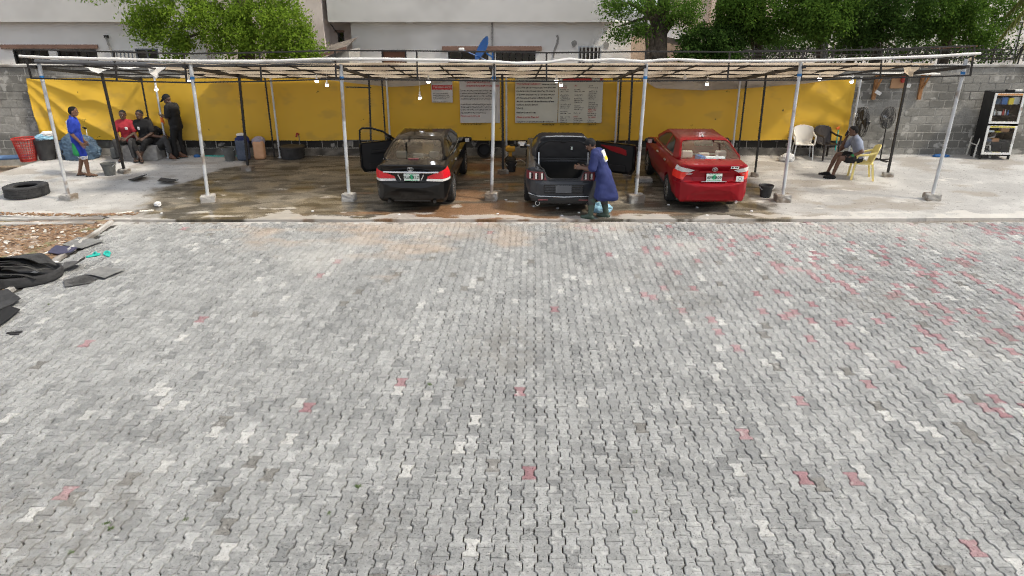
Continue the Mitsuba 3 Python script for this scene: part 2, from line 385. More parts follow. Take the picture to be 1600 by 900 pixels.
wall = thing('boundary_wall', 'long grey wall of hollow cement blocks behind the car wash bay', 'wall')
part(wall, 'core', box(-26, 26, WY + .012, WY + .22, -.1, WT - .07), 'mortar')
part(wall, 'coping', box(-26, 26, WY - .05, WY + .27, WT - .07, WT, .012), 'rough_concrete')
r = np.random.default_rng(21)
back_blocks = []
for row in range(11):
    z0 = .27 + row * .2435
    for col in range(-56, 57):
        x0 = (col + .5 * (row % 2)) * .472
        z1 = min(z0 + .222, WT - .075)
        if z1 - z0 < .06: continue
        hidden = (-14.45 < x0 and x0 + .45 < 10.25)
        b = .008
        m = box(x0 + r.normal(0, .004), x0 + .45 + r.normal(0, .004), WY + .007 - .007 * r.random(), WY + .1, z0 + r.normal(0, .003), z1, b)
        uv = np.repeat([[r.random(), 0]], len(m.vertices), 0)
        if (row >= 3 and hidden) or x0 < -16.2 or x0 > 16.1:
            back_blocks.append((m, uv)); continue
        part(wall, 'block', m, 'dark_block' if (row in (1, 2) and -12.0 < x0 < 10.2) else 'cement_block', uv=uv)
part(wall, 'block_field', join([m for m, _ in back_blocks]), 'cement_block', uv=np.vstack([u for _, u in back_blocks]), kind='stuff')
def rough_strip(u, v):
    x = -14.2 + 24.4 * u; a = meshkit.fbm(np.stack([x * 2.2, v * 3, x * 0], -1), 4, 12)
    return x, WY - .012 - .11 * np.clip(1.3 - v * 1.3, 0, 1) - .03 * a * (1 - v), .23 + .27 * v + .03 * (a - .5) * v
mat('dark_concrete', mottled((.09, .086, .078), (.19, .183, .17), 5, 60, .6, (.03, .029, .027), 1.4, .46, .62), .85)  # darker mottled concrete for the footing strip
part(wall, 'footing', grid(rough_strip, 300, 8), 'dark_concrete')

# ------------------------------------------------------------------ yellow backdrop sheet with its hem and creases
def vinyl(p, n, uv):
    c = mix((.63, .385, .03), (.69, .435, .045), fbm(p.x * .7, p.z * .9, 2, 3))
    spot = smoothstep(.94, .96, noise(p.x * 2.9, p.z * 3.6, 3.0)) * smoothstep(.66, .74, noise(p.x * 22, p.z * 30, 8))
    c = mix(c, (.12, .075, .02), spot)
    return mix(c, (.42, .28, .07), smoothstep(.56, .75, fbm(p.x * 1.6 + 4, p.z * 2.6, 5, 4)) * .35)
mat('yellow_vinyl', proc(vinyl), .48, spec=.4)
def sheet(u, v):
    x = -14.58 + 24.9 * u; z = .76 + (2.62 - .76) * v
    edge = np.clip((-9.4 - x) / 5.2, 0, 1)
    q = np.stack([x * .8 + z * .5, z * .9 - x * .25, 0 * x], -1)
    fold = meshkit.fbm(q, 3, 31) - .5
    # long creases pulled from the upper left corner and towards the right edge
    a = np.arctan2(2.75 - z, x + 14.9); d = np.hypot(2.75 - z, x + 14.9)
    ray = (1 - 2 * np.abs(np.sin(a * 9.5 + 2.0 * fold)) ** .7) * np.clip(d / 2.2, .15, 1) * edge
    b = np.arctan2(z - 1.1, 11.2 - x); rr = np.clip((x - 6.2) / 3, 0, 1) * np.sin(b * 16 + 3 * fold) * .55
    hem = .045 * np.clip(1 - (x + 14.58) / .22, 0, 1) + .05 * np.clip(1 - (10.32 - x) / .12, 0, 1)
    fine = meshkit.fbm(np.stack([x * 2.6 + z * 1.2, z * 2.2 - x * .8, 0 * x], -1), 3, 17) - .5
    y = WY - .085 - .060 * ray - .026 * rr - .022 * fine * (.4 + edge) - .10 * fold * (.25 + .75 * edge) - hem
    z = z + .02 * np.sin(x * .55) * (v - .5) + .012 * np.sin(x * 2.3) * (1 - v)
    x = x + .03 * np.sin(v * 7) * np.clip(1 - u * 40, 0, 1)
    return x, y, z
ban = single('backdrop_sheet', 'long yellow vinyl sheet hung along the block wall behind the cars', 'backdrop', grid(sheet, 620, 60), 'yellow_vinyl', smooth=True)

# ------------------------------------------------------------------ printed notices
mat('notice_white', mottled((.52, .52, .51), (.58, .58, .57), 2, 20), .5)
mat('notice_cream', mottled((.52, .53, .47), (.58, .59, .53), 2, 20), .5)
mat('ink', (.02, .02, .025), .6)
mat('ink_red', (.45, .02, .025), .6)
mat('band_red', (.50, .03, .03), .55)
def lettering(lines, x, z, y, width=None):
    ms = []
    for (txt, h, dx, dz) in lines:
        if not txt: continue
        m = meshkit.text_mesh(txt, h, .002, True)
        m.apply_transform(np.array([[1, 0, 0, x + dx], [0, 0, -1, y], [0, 1, 0, z - dz], [0, 0, 0, 1.]]))
        ms.append(m)
    return join(ms)
def notice(name, label, x0, x1, z0, z1, m, curl, groups, bands=()):
    k = thing(name, label, 'notice'); y = WY - .15
    def fn(u, v):
        x, z = x0 + (x1 - x0) * u, z0 + (z1 - z0) * v
        return x, y - curl * (1 - np.abs(2 * u - 1)) ** 1.5 * v ** 3 * .4, z + curl * .5 * v * np.sin(u * 5)
    s = grid(fn, 24, 24); b = s.copy(); b.vertices[:, 1] += .006; b.invert()
    part(k, 'board', join(s, b), m, smooth=True)
    for (a, b_, c, d) in bands: part(k, 'band', box(a, b_, y - .008 - curl * .4, y - .005 - curl * .4, c, d), 'band_red')
    for ink, lines in groups: part(k, 'lettering', lettering(lines, x0, z1, y - .012 - curl * .4), ink)
    return k
X0, Z1 = -1.577, 2.62
notice('notice_board', 'white poster with red heading and black paragraphs hung behind the middle silver post', X0, -0.368, 1.299, 2.674, 'notice_white', .05, [
    ('ink_red', [('EVERYONE PAYS FOR THE', .040, .22, .20), ('SERVICE YOU ARE PAYING FOR', .046, .20, .30), ('Please scan for Price list.', .036, .02, 1.18)]),
    ('ink', [('For cars & rugs, be sure that you have gotten', .036, .02, .43), ('a service & pay to the right channel. Please', .036, .02, .51), ('avoid giving any tips to our men outside, &', .036, .02, .59),
             ('get confused with regards to tips & client service.', .032, .02, .67), ('Please always choose the right package & read', .034, .02, .83), ('the package would get you only what the package', .033, .02, .91),
             ('covers, you would not be getting extra service at', .033, .02, .99), ('the discretion of the customer rep.', .034, .02, 1.08), ('Thanks for coming through.', .036, .02, 1.42)])])
notice('notice_board', 'small white notice with a red band high on the yellow sheet above the black car', -2.427, -1.791, 1.909, 2.581, 'notice_white', .01, [
    ('notice_white', [('CAR WASH NOTICE', .045, .06, .25), ('PLEASE READ', .03, .06, .33)]),
    ('ink', [('Our customers are to note that all', .021, .05, .42), ('valuables in the car should be taken', .021, .05, .47), ('out before the service is started and', .021, .05, .52), ('kept by the owner of the car.', .021, .05, .57), ('Thanks for your understanding', .021, .05, .66)])],
    bands=[(-2.408, -1.801, 2.285, 2.415)])
notice('notice_board', 'large cream poster of black paragraphs beside the price list', 0.096, 1.387, 1.299, 2.674, 'notice_cream', .01, [
    ('ink', [('Dear Client/Friend,', .040, .04, .16), ('today, we promise', .036, .80, .25), ('you a "RE-WASH" if you aren\'t satisfied with', .041, .04, .35), ('the service you choose & paid for, this offer is', .039, .04, .45), ('void after you leave us, as we assume you', .042, .04, .55),
             ('left because you were satisfied with the', .042, .04, .65), ('service, so please, we beg that you check', .042, .04, .75), ('& vet the service before', .042, .04, .85), ('leaving.', .042, .04, .95), ('Applies to cars & rugs', .042, .04, 1.08),
             ('Thanks for your understanding & anticipated cooperation.', .031, .04, 1.35), ('MANAGEMENT', .04, .82, 1.44)]),
    ('ink_red', [('"PAY BEFORE SERVICE"', .046, .04, .25), ('Please scan for Price list.', .042, .04, 1.22)])])
price_lines = []
rr = random.Random(4)
words = ['Car wash', 'Full detail', 'Engine wash', 'Interior', 'Rug wash', 'Saloon', 'Jeep / SUV', 'Bus', 'Wax & polish', 'Seat wash', 'Vacuum', 'Headlight', 'Buffing', 'Express', 'Leather care', 'Underwash']
cols = {'ink': [], 'ink_red': []}
for cx_, w_ in ((.06, .30), (.47, .30), (.90, .36)):
    zz = .27
    while zz < 1.44:
        head = rr.random() < .14
        cols['ink_red' if head else 'ink'].append((rr.choice(words) + ('' if head else ' ' + rr.choice(['- basic', '- full', '& dry', 'only', '+ rug'])), .030 if head else .024, cx_, zz)); zz += .055 + .05 * (rr.random() < .3)
notice('notice_board', 'cream price list in three columns of fine print with a red header band', 1.406, 2.735, 1.299, 2.655, 'notice_cream', .012,
       [(k_, v_) for k_, v_ in cols.items()], bands=[(1.522, 2.389, 2.526, 2.618), (2.639, 2.716, 2.545, 2.618)])

# ------------------------------------------------------------------ canopy: front truss, rafters, purlins, sheet
def roof_z(y): return 3.36 - (y - 17.2) * .142
canopy = thing('canopy_frame', 'long dark steel canopy frame with a front lattice rail over the wash bay', 'canopy')
top_px = [(-11.234, 17.2, 3.661), (-9.172, 17.2, 3.605), (-7.559, 17.2, 3.563), (-5.817, 17.2, 3.591), (-4.075, 17.2, 3.633), (-2.193, 17.2, 3.626), (-0.412, 17.2, 3.605), (0.795, 17.2, 3.584), (3.076, 17.2, 3.612), (5.02, 17.2, 3.605), (6.696, 17.2, 3.619), (8.514, 17.2, 3.661), (10.627, 17.2, 3.738)]
bot_px = [(-11.213, 17.2, 3.024), (-9.228, 17.2, 2.96), (-7.607, 17.2, 2.924), (-5.854, 17.2, 2.953), (-4.103, 17.2, 3.003), (-2.209, 17.2, 2.981), (-0.418, 17.2, 2.96), (0.806, 17.2, 2.953), (3.106, 17.2, 2.96), (5.031, 17.2, 2.974), (6.746, 17.2, 2.981), (8.589, 17.2, 3.024), (10.678, 17.2, 3.082)]
for nm, pts in (('top_rail', top_px), ('bottom_rail', bot_px)):
    part(canopy, nm, join([bar(a, b, .032) for a, b in zip(pts[:-1], pts[1:])]), 'dark_steel', smooth=False)
for a, b in zip(top_px, bot_px): part(canopy, 'upright', bar(np.add(a, (0, .022, 0)), np.add(b, (0, .022, 0)), .034), 'dark_steel', smooth=False)
main_x = [-11.1, -7.56, -4.04, -.5, 3.06, 6.74, 10.5]
for i, x in enumerate(main_x):
    part(canopy, 'rafter', bar((x, 17.1, roof_z(17.1) - .09), (x, 22.1, roof_z(22.1) - .09), .07, .07), 'dark_steel', smooth=False)
    if i < 6:
        for f in (1 / 3, 2 / 3):
            xx = x + (main_x[i + 1] - x) * f
            part(canopy, 'rafter', bar((xx, 17.2, roof_z(17.2) - .055), (xx, 22.0, roof_z(22.0) - .055), .032, .04), 'dark_steel', smooth=False)
for y in (17.45, 18.9, 20.4, 21.9):
    part(canopy, 'purlin', bar((-11.3, y, roof_z(y) - .05), (10.75, y, roof_z(y) - .05), .036), 'dark_steel', smooth=False)
part(canopy, 'brace', bar((-4.618, 20.4, 2.52), (-3.909, 20.4, 2.503), .03), 'dark_steel')
scene['canopy_cloth'] = {'type': 'principledthin', 'base_color': proc(lambda p, n, uv: mix(mix((.62, .51, .38), (.72, .62, .49), fbm(p.x * 1.2, p.y * 1.2, 1, 3)), (.34, .26, .18), smoothstep(.46, .70, fbm(p.x * 2.1 + 3, p.y * 1.1, 4, 4)) * .7)),
                         'roughness': .7, 'diff_trans': .9, 'spec_trans': 0.0, 'eta': 1.4}
scene['canopy_flap'] = {'type': 'principledthin', 'base_color': {'type': 'rgb', 'value': [.74, .73, .71]}, 'roughness': .6, 'diff_trans': .6, 'spec_trans': 0.0, 'eta': 1.4}
scene['drape_cloth'] = {'type': 'principledthin', 'base_color': proc(lambda p, n, uv: mix(mix((.40, .38, .35), (.52, .50, .47), fbm(p.x * 1.5, p.z * 2, 1, 4)), (.20, .18, .16), smoothstep(.5, .7, fbm(p.x * .8 + 8, p.z * 3, 6, 4)) * .6)),
                        'roughness': .7, 'diff_trans': .35, 'spec_trans': 0.0, 'eta': 1.4}
def tarp(u, v):
    y = 17.15 + 4.95 * v
    xl = -8.75 + .5 * np.sin(v * 5) + .35 * np.sin(v * 13 + 1); xr = 9.35 + .45 * np.sin(v * 6 + 2) - .5 * v
    x = xl + (xr - xl) * u
    k = (y - 17.45) / 1.48; sag = .085 * np.sin(np.pi * (k % 1.0)) ** 2
    cell = .03 * np.sin(np.pi * (((x + 11.1) / 1.19) % 1.0)) ** 2
    n_ = meshkit.fbm(np.stack([x * .8, y * .8, 0 * x], -1), 3, 8) - .5
    return x, y, roof_z(y) + .012 - sag - cell * np.sin(np.pi * (k % 1.0)) + .05 * np.abs(n_)
tp = thing('tarpaulin', 'weathered pale tarpaulin stretched over the canopy frame, torn at both ends', 'tarpaulin')
part(tp, 'sheet', grid(tarp, 330, 90), 'canopy_cloth', smooth=True)
roll_px = [(-11.26, 17.05, 3.522), (-10.828, 17.05, 3.495), (-9.81, 17.05, 3.467), (-8.789, 17.05, 3.446), (-7.33, 17.05, 3.411), (-5.865, 17.05, 3.404), (-5.277, 17.05, 3.418), (-4.394, 17.05, 3.453), (-3.515, 17.05, 3.453), (-2.929, 17.05, 3.453), (-2.344, 17.05, 3.439), (-1.465, 17.05, 3.425), (-0.44, 17.05, 3.397), (0.147, 17.05, 3.362), (0.807, 17.05, 3.383), (1.318, 17.05, 3.453), (1.759, 17.05, 3.411), (2.27, 17.05, 3.446), (3.006, 17.05, 3.397), (3.37, 17.05, 3.432), (3.808, 17.05, 3.446), (4.325, 17.05, 3.411), (5.864, 17.05, 3.411), (7.18, 17.05, 3.432), (8.491, 17.05, 3.474), (9.653, 17.05, 3.515), (10.691, 17.05, 3.578)]
rp = np.array(roll_px); uu = np.linspace(0, len(rp) - 1, 240); rp = np.stack([np.interp(uu, np.arange(len(rp)), rp[:, i]) for i in range(3)], -1)
rl = tube(rp, .026 + .020 * meshkit.fbm(np.stack([uu * 2.2, uu * 0, uu * 0], -1), 3, 3), 10)
mat('white_sheet', mottled((.62, .61, .59), (.72, .71, .69), 3, 30, .6, (.42, .40, .37), 1.3, .58, .75), .55)
part(tp, 'rolled_edge', rl, 'white_sheet', smooth=True, label='white rolled front edge of the tarpaulin')
mat('grey_pipe', (.10, .105, .115), .5)
part(tp, 'edge_pipe', tube([(-11.051, 17.25, 3.391), (-8.911, 17.25, 3.335), (-7.43, 17.25, 3.313), (-5.91, 17.25, 3.342), (-4.155, 17.25, 3.377)], .05, 8), 'grey_pipe')
def flap(pts, depth, name='torn_flap', m='canopy_flap'):
    """a torn hanging corner: triangle of cloth between three points with a soft fold"""
    a, b, c = [np.array(q, float) for q in pts]
    def fn(u, v):
        q = a[:, None] * (1 - u) * (1 - v) + b[:, None] * u * (1 - v) + c[:, None] * v
        return q[0] + .03 * np.sin(v * 9), q[1] + depth * np.sin(np.pi * u) * (1 - v) + .04 * np.sin(u * 9 + v * 4) * (1 - v), q[2]
    part(tp, name, grid(fn, 14, 14), m, smooth=True)
flap([(-10.484, 18.2, 3.198), (-9.796, 18.2, 3.183), (-10.202, 18.2, 3.048)], .25)
flap([(-8.907, 18.0, 3.227), (-8.392, 18.0, 3.242), (-8.695, 18.0, 2.943)], .3)
flap([(-9.975, 18.6, 3.179), (-9.236, 18.6, 3.186), (-9.633, 18.6, 3.125)], .3)
flap([(-11.096, 17.5, 3.419), (-10.91, 17.5, 3.376), (-10.989, 17.5, 3.362)], .1)
flap([(-10.847, 17.7, 3.32), (-10.61, 17.7, 3.291), (-10.678, 17.7, 3.262)], .1)
flap([(-8.202, 17.8, 3.285), (-7.865, 17.8, 3.285), (-7.969, 17.8, 3.211)], .15)
flap([(9.66, 18.4, 3.2), (10.101, 18.4, 3.215), (9.922, 18.4, 2.925)], .2, m='canopy_cloth')
flap([(9.689, 17.8, 3.285), (10.112, 17.8, 3.314), (9.919, 17.8, 3.211)], .2, m='canopy_cloth')
flap([(10.555, 17.4, 3.354), (10.785, 17.4, 3.397), (10.799, 17.4, 3.525)], .1, m='canopy_cloth')
hem = np.array([(-6.84, 2.69), (-6.09, 2.67), (-5.33, 2.56), (-4.58, 2.47), (-3.63, 2.38), (-2.87, 2.41), (-2.1, 2.52), (-1.33, 2.65), (0.0, 2.65), (0.95, 2.58), (1.9, 2.63), (3.04, 2.65), (3.81, 2.61), (4.3, 2.34), (5.74, 2.28), (6.7, 2.32), (7.64, 2.39), (8.78, 2.48), (9.71, 2.61), (10.17, 2.69)])
def drape(u, v):
    x = hem[0, 0] + (hem[-1, 0] - hem[0, 0]) * u; zt = np.full_like(x, roof_z(22.0) + .01)
    z = zt + (np.minimum(np.interp(x, hem[:, 0], hem[:, 1]), zt - .02) - zt) * v
    n_ = meshkit.fbm(np.stack([x * 1.8 + v, v * 1.5, 0 * x], -1), 3, 4) - .5
    return x, 21.98 - .05 * v - .12 * n_ * v, z + .02 * n_
part(tp, 'rear_drape', grid(drape, 220, 14), 'drape_cloth', smooth=True, label='grey rear hem of the tarpaulin hanging over the yellow sheet')

# ------------------------------------------------------------------ posts with their footing blocks
mat('post_black', mottled((.010, .009, .009), (.022, .02, .019), 5, 60), .45)
mat('worn_pipe', mottled((.44, .46, .48), (.60, .62, .64), 4, 50, .6, (.24, .19, .15), 2.6, .56, .70), .45, .25)
mat('splashed_block', mottled((.28, .27, .255), (.42, .41, .39), 9, 70, .6, (.17, .13, .095), 4.0, .44, .62), .92)
mat('blue_band', (.02, .16, .42), .5)
def stripe_paint(p, n, uv):
    return mix((.012, .011, .011), (.045, .042, .04), smoothstep(.45, .55, dr.abs(dr.sin(p.z * 34 + noise(p.z * 6, 0, 0)))))
def footing(k, x, y, w, d, h, m, seed):
    r = np.random.default_rng(seed); z = slab_z(y)
    w, d, h = w * r.uniform(.88, 1.12), d * r.uniform(.85, 1.1), h * r.uniform(.85, 1.15)
    b = box(-w / 2, w / 2, -d / 2, d / 2, -.05, h, .02).subdivide().subdivide(); b.vertices += r.normal(0, .005, b.vertices.shape)
    b.vertices -= (b.vertices * [1, 1, 0]) * (.35 * np.clip(meshkit.noise(b.vertices * 9 + seed, seed) - .62, 0, 1))[:, None]
    part(k, 'footing', moved(b, x, y, z, rz=r.normal(0, .16)), m, smooth=False)
front = [((-11.038, 17.315, 0.096), (-11.022, 17.4, 3.311)), ((-7.523, 17.205, 0.092), (-7.444, 17.35, 3.3)), ((-4.043, 17.26, 0.094), (-3.976, 17.35, 3.3)), ((-0.511, 17.315, 0.096), (-0.42, 17.4, 3.296)), ((3.054, 17.15, 0.09), (3.099, 17.3, 3.317)), ((6.697, 17.205, 0.092), (6.682, 17.3, 3.374)), ((10.455, 17.315, 0.096), (10.557, 17.4, 3.411))]
fl = ['leftmost silver front post, beside the lone tyre', 'second silver front post from the left, in the wet bay', 'silver front post just left of the black car', 'middle silver front post between the black car and the grey convertible', 'silver front post between the grey convertible and the red car', 'silver front post right of the red car by a bucket', 'rightmost silver front post in front of the bare block wall']
for i, ((bx, by, bz), (tx, ty, tz)) in enumerate(front):
    k = thing('steel_post', fl[i] + ', on a concrete footing', 'post', 'silver posts along the front of the canopy')
    part(k, 'pole', tube([(bx, by, bz + .1), (bx * .5 + tx * .5 + .012 * math.sin(i * 2.3), by, bz * .5 + tz * .5), (tx, by, tz + .03)], [.042, .041, .041], 12), 'worn_pipe')
    part(k, 'sleeve', tube([(tx + (bx - tx) * .115, by, tz + (bz - tz) * .115), (tx, by, tz)], .047, 12), 'galvanised')
    q = lambda f: (tx + (bx - tx) * f, by, tz + (bz - tz) * f)
    part(k, 'tape', tube([q(.075), q(.095)], .0495, 12), 'blue_band')
    footing(k, bx, by, .34, .30, .17, 'splashed_block', i)
mids = [((-10.987, 19.976, 0.208), (-11.079, 20.1, 2.885), .045, 'black post in front of the seated men, on a block by the grey bucket', .30), ((-7.582, 20.268, 0.22), (-7.483, 20.2, 2.86), .045, 'black post standing in the wet bay by the blue jerrycan', .30), ((-4.057, 20.417, 0.226), (-3.95, 20.2, 2.877), .035, 'black post behind the open door of the black car', .3),
        ((-0.253, 19.904, 0.205), (-0.261, 20.1, 2.885), .05, 'black post left of the grey convertible, beside a black bucket', .26), ((3.237, 19.762, 0.199), (3.219, 20.0, 2.892), .038, 'black post right of the grey convertible behind its open door', .26), ((6.75, 19.552, 0.19), (6.716, 19.9, 2.9), .035, 'black post to the right of the red car on a small block', .22), ((10.437, 19.552, 0.19), (10.455, 19.8, 2.974), .042, 'black post in front of the standing fans, on a small block', .26)]
for i, ((bx, by, bz), (tx, ty, tz), w, lab, fw) in enumerate(mids):
    k = thing('black_post', lab, 'post', 'black posts of the middle row')
    part(k, 'pole', bar((bx, by, bz), (tx, by, tz + .04), 1.3 * w), 'post_black', smooth=False)
    footing(k, bx, by, fw, fw * .8, .13, 'splashed_block', 20 + i)
backs = [(-11.005, .03, 'thin black post at the wall right of the seated men'), (-7.33, .03, 'thin black post at the wall behind the peach jerrycan'), (-3.865, .03, 'thin black post at the wall left of the black car roof'), (3.237, .035, 'thin black post at the wall right of the price list'), (6.968, .033, 'thin black post at the wall behind the red car')]
for i, (x, w, lab) in enumerate(backs):
    single('thin_post', lab, 'post', bar((x, 21.9, slab_z(21.9)), (x, 21.9, 2.68), w * 1.25), 'post_black', 'thin black posts against the wall', smooth=False)
pipes = [(-10.58, 'silver pipe at the wall between the seated men and the man in a cap'), (-7.14, 'silver pipe at the wall beside the round black tub'), (-3.72, 'silver pipe at the wall above the black car door'), (-0.17, 'silver pipe at the wall just behind the black post beside the posters'), (3.15, 'silver pipe at the wall between price list and open black door'), (6.76, 'silver pipe at the wall left of the thin black post behind the red car'), (10.33, 'silver pipe along the right edge of the yellow sheet')]
for i, (x, lab) in enumerate(pipes):
    k = thing('steel_pipe', lab, 'pipe', 'silver pipes against the wall')
    part(k, 'pole', tube([(x, 21.84, slab_z(21.8)), (x, 21.84, 2.68)], .03, 10), 'galvanised')
    part(k, 'flange', tube([(x, 21.84, slab_z(21.8)), (x, 21.84, slab_z(21.8) + .02)], .07, 10), 'galvanised')
    if i == 6: part(k, 'junction_box', box(x - .06, x + .06, 21.73, 21.80, 1.48, 1.62, .01), 'white_plastic')

# ------------------------------------------------------------------ bulbs under the canopy
scene['bulb_glow'] = {'type': 'twosided', 'bsdf': {'type': 'diffuse', 'reflectance': {'type': 'rgb', 'value': [.8, .8, .8]}}}
bulbs = [((-9.983, 20.6, 2.449), 1, 'lit bulb high above the seated men beside a silver pipe'), ((-8.109, 18.5, 2.855), 1, 'small lit bulb next to the second silver post'), ((-5.295, 20.0, 2.726), 1, 'lit bulb left of the pair hanging near the third silver post'), ((-5.027, 20.0, 2.625), 1, 'lit bulb nearest the third silver post on its left'), ((-2.546, 20.2, 2.265), 1, 'lit bulb hanging lowest, on a long wire above the black car'), ((-2.289, 20.2, 2.691), 1, 'lit bulb close above the small red banded notice'),
         ((1.224, 20.3, 2.708), 1, 'left one of the two lit bulbs in front of the price list'), ((1.331, 20.0, 2.625), 1, 'right and lower one of the two lit bulbs in front of the price list'), ((4.727, 20.2, 2.793), 0, 'unlit bulb under the canopy above the red car'), ((5.356, 20.2, 2.624), 1, 'lit bulb above the roof of the red car'), ((8.458, 20.3, 2.759), 1, 'lit bulb under the canopy above the white chair'), ((9.498, 20.6, 2.657), 1, 'lit bulb at the right end of the yellow sheet')]
for (x, y, z), on, lab in bulbs:
    k = thing('light_bulb', lab, 'bulb', 'bulbs hanging under the canopy')
    dome = lathe([(0, -.058), (.022, -.055), (.042, -.040), (.050, -.015), (.049, .0), (.0, .0)], 16, place(x, y, z))
    part(k, 'diffuser', dome, 'bulb_neck', smooth=50)
    if on: scene[list(scene)[-1]]['emitter'] = {'type': 'area', 'radiance': {'type': 'rgb', 'value': [5.5, 5.6, 5.8]}}
    part(k, 'neck', lathe([(.049, .001), (.040, .035), (.026, .058), (.018, .075), (.018, .11), (.024, .115), (.024, .15), (0, .15)], 14, place(x, y, z)), 'bulb_neck')
    part(k, 'wire', tube([(x, y, z + .15), (x + .01, y, roof_z(y) - .05)], .006, 5), 'white_plastic')

# ------------------------------------------------------------------ houses behind the wall
def plaster(a, b, dirt, k=.5):
    return mottled(a, b, 1.1, 45, .7, dirt, .55, .52, .74)
mat('render_white', plaster((.74, .72, .69), (.79, .77, .74), (.58, .56, .53)), .9)
mat('render_grey', plaster((.50, .495, .485), (.55, .545, .535), (.43, .425, .415)), .9)
mat('render_pink', plaster((.60, .53, .50), (.66, .59, .56), (.5, .43, .40)), .9)
mat('render_peach', plaster((.62, .45, .33), (.68, .51, .39), (.50, .36, .26)), .9)
mat('render_fawn', plaster((.58, .47, .40), (.63, .52, .45), (.5, .4, .34)), .9)
mat('brown_lintel', mottled((.17, .10, .075), (.23, .14, .11), 4, 40), .8)
scene['window_glass'] = {'type': 'thindielectric', 'int_ior': 1.5}
mat('slate_frame', (.13, .145, .17), .5)
mat('brown_shutter', mottled((.13, .055, .03), (.20, .085, .045), 6, 50), .6)
mat('roof_sheet', mottled((.10, .085, .075), (.16, .14, .125), 3, 40), .7)
mat('raw_cement', mottled((.22, .21, .20), (.36, .35, .33), 9, 60), .95)
BY = 28.0
def window(h, x0, x1, z0, z1, y, pane='window_glass', frame='dark_steel', mull=1, bars=0, barm='dark_steel', t=.05):
    k = part(h, 'window', join(box(x0, x1, y - .03, y + .1, z1 - t, z1), box(x0, x1, y - .03, y + .1, z0, z0 + t), box(x0, x0 + t, y - .028, y + .1, z0 + t, z1 - t), box(x1 - t, x1, y - .028, y + .1, z0 + t, z1 - t),
                               *[box(x0 + (x1 - x0) * i / mull - t / 2, x0 + (x1 - x0) * i / mull + t / 2, y - .02, y + .09, z0 + t, z1 - t) for i in range(1, mull)]), frame, smooth=False)
    part(k, 'pane', box(x0 + t, x1 - t, y + .05, y + .08, z0 + t, z1 - t), pane)
    for i in range(bars):
        xb = x0 + (x1 - x0) * (i + 1) / (bars + 1)
        part(k, 'bar', box(xb - .018, xb + .018, y - .07, y - .045, z0 + .03, z1 - .03), barm, smooth=False)
    return k
def wall_with_holes(x0, x1, z0, z1, y0, y1, holes):
    m = mbox(x0, x1, y0, y1, z0, z1)
    m = m - mbox(x0 + .2, x1 - .2, y0 + .2, y1 - .2, z0 + .1, z1 - .15)      # the rooms behind the windows
    for (a, b, c, d) in holes: m = m - mbox(a, b, y0 - .1, y0 + .3, c, d)
    return m
lh = thing('white_house', 'white rendered house behind the wall at left, brown lintel over its dark windows', 'house')
L1 = -11.445
lw = [(-18.687, -17.346, 1.9, 3.166), (-17.034, -15.549, 1.9, 3.166), (-14.111, -13.249, 1.9, 3.189)]
part(lh, 'wall', wall_with_holes(-32, L1, 0, 4.13, BY, BY + 8, lw), 'render_white', smooth=False)
part(lh, 'upper_storey', box(-32, -10.682, 27.65, BY + 8, 4.123, 11.0), 'render_grey', smooth=False)
part(lh, 'lintel', box(-19.043, -15.459, BY - .13, BY + .02, 3.189, 3.336, .01), 'brown_lintel')
for i, (a, b, c, d) in enumerate(lw): window(lh, a, b, c, d, BY + .03, frame='slate_frame' if i == 2 else 'dark_steel', mull=2, bars=0 if i == 2 else 3)
part(lh, 'shutter_slab', box(-17.346, -17.058, BY - .03, BY + .01, 1.9, 3.166, .01), 'render_white')
k = part(lh, 'grille', join(bar((-14.854, BY - .25, 3.11), (-14.063, BY - .25, 3.11), .05), *[bar((x, BY - .25, 2.2), (x, BY - .25, 3.11), .035) for x in np.linspace(-14.83, -14.111, 6)]), 'slate_frame', smooth=False)
part(lh, 'conduit', tube([(-15.08, BY - .06, 3.643), (-15.053, BY - .08, 3.553), (-14.949, BY - .08, 3.057), (-14.918, BY - .08, 2.4)], .035, 7), 'raw_cement')
part(lh, 'socket', box(-15.128, -14.985, BY - .1, BY + .01, 3.576, 3.665, .01), 'dark_steel')
pl = thing('pale_house', 'pale pink rendered house set back between the two white houses', 'house')
pw = [(-6.641, -6.397, 3.227, 3.757)]
part(pl, 'wall', wall_with_holes(-7.251, -4.424, 0, 11, 28.7, 37, pw), 'render_pink', smooth=False)
part(pl, 'side_block', box(-11.252, -6.878 - .02, 27.68, 28.69, 0, 11), 'render_pink', smooth=False)
for (a, b, c, d) in pw: window(pl, a, b, c, d, 28.73, t=.04)
part(pl, 'lintel', box(-6.714, -6.372, 28.58, 28.72, 3.746, 3.826, .01), 'brown_lintel')
part(pl, 'pilaster', box(-10.881, -10.597, 27.5, 27.69, 0, 3.6, .01), 'render_white')
part(pl, 'cable', tube([(-6.826, 28.5, 4.056), (-6.598, 28.4, 3.764), (-6.342, 28.3, 3.472)], .02, 5), 'dark_steel')
ro = thing('lean_to_roof', 'dark brown sloping lean-to roof between the tree and the white house', 'roof')
def lean(u, v):
    return -7.842 + (-5.614 - -7.842) * u, 25.4 + 2.0 * v, 2.75 + .62 * u * 1.0 + .25 * v + .012 * np.sin(u * 160)
s = grid(lean, 120, 2); s2 = s.copy(); s2.vertices[:, 2] -= .03; s2.invert()
part(ro, 'sheet', join(s, s2), 'roof_sheet', smooth=False)
part(ro, 'fascia', join(bar((-7.842, 25.38, 2.70), (-5.614, 25.38, 3.33), .03, .10)), 'brown_lintel')
part(ro, 'wall', ext([(-7.501, 0), (-5.614, 0), (-5.614, 3.25), (-7.501, 2.72)], 'y', 25.7, 27.6), 'raw_cement', smooth=False)
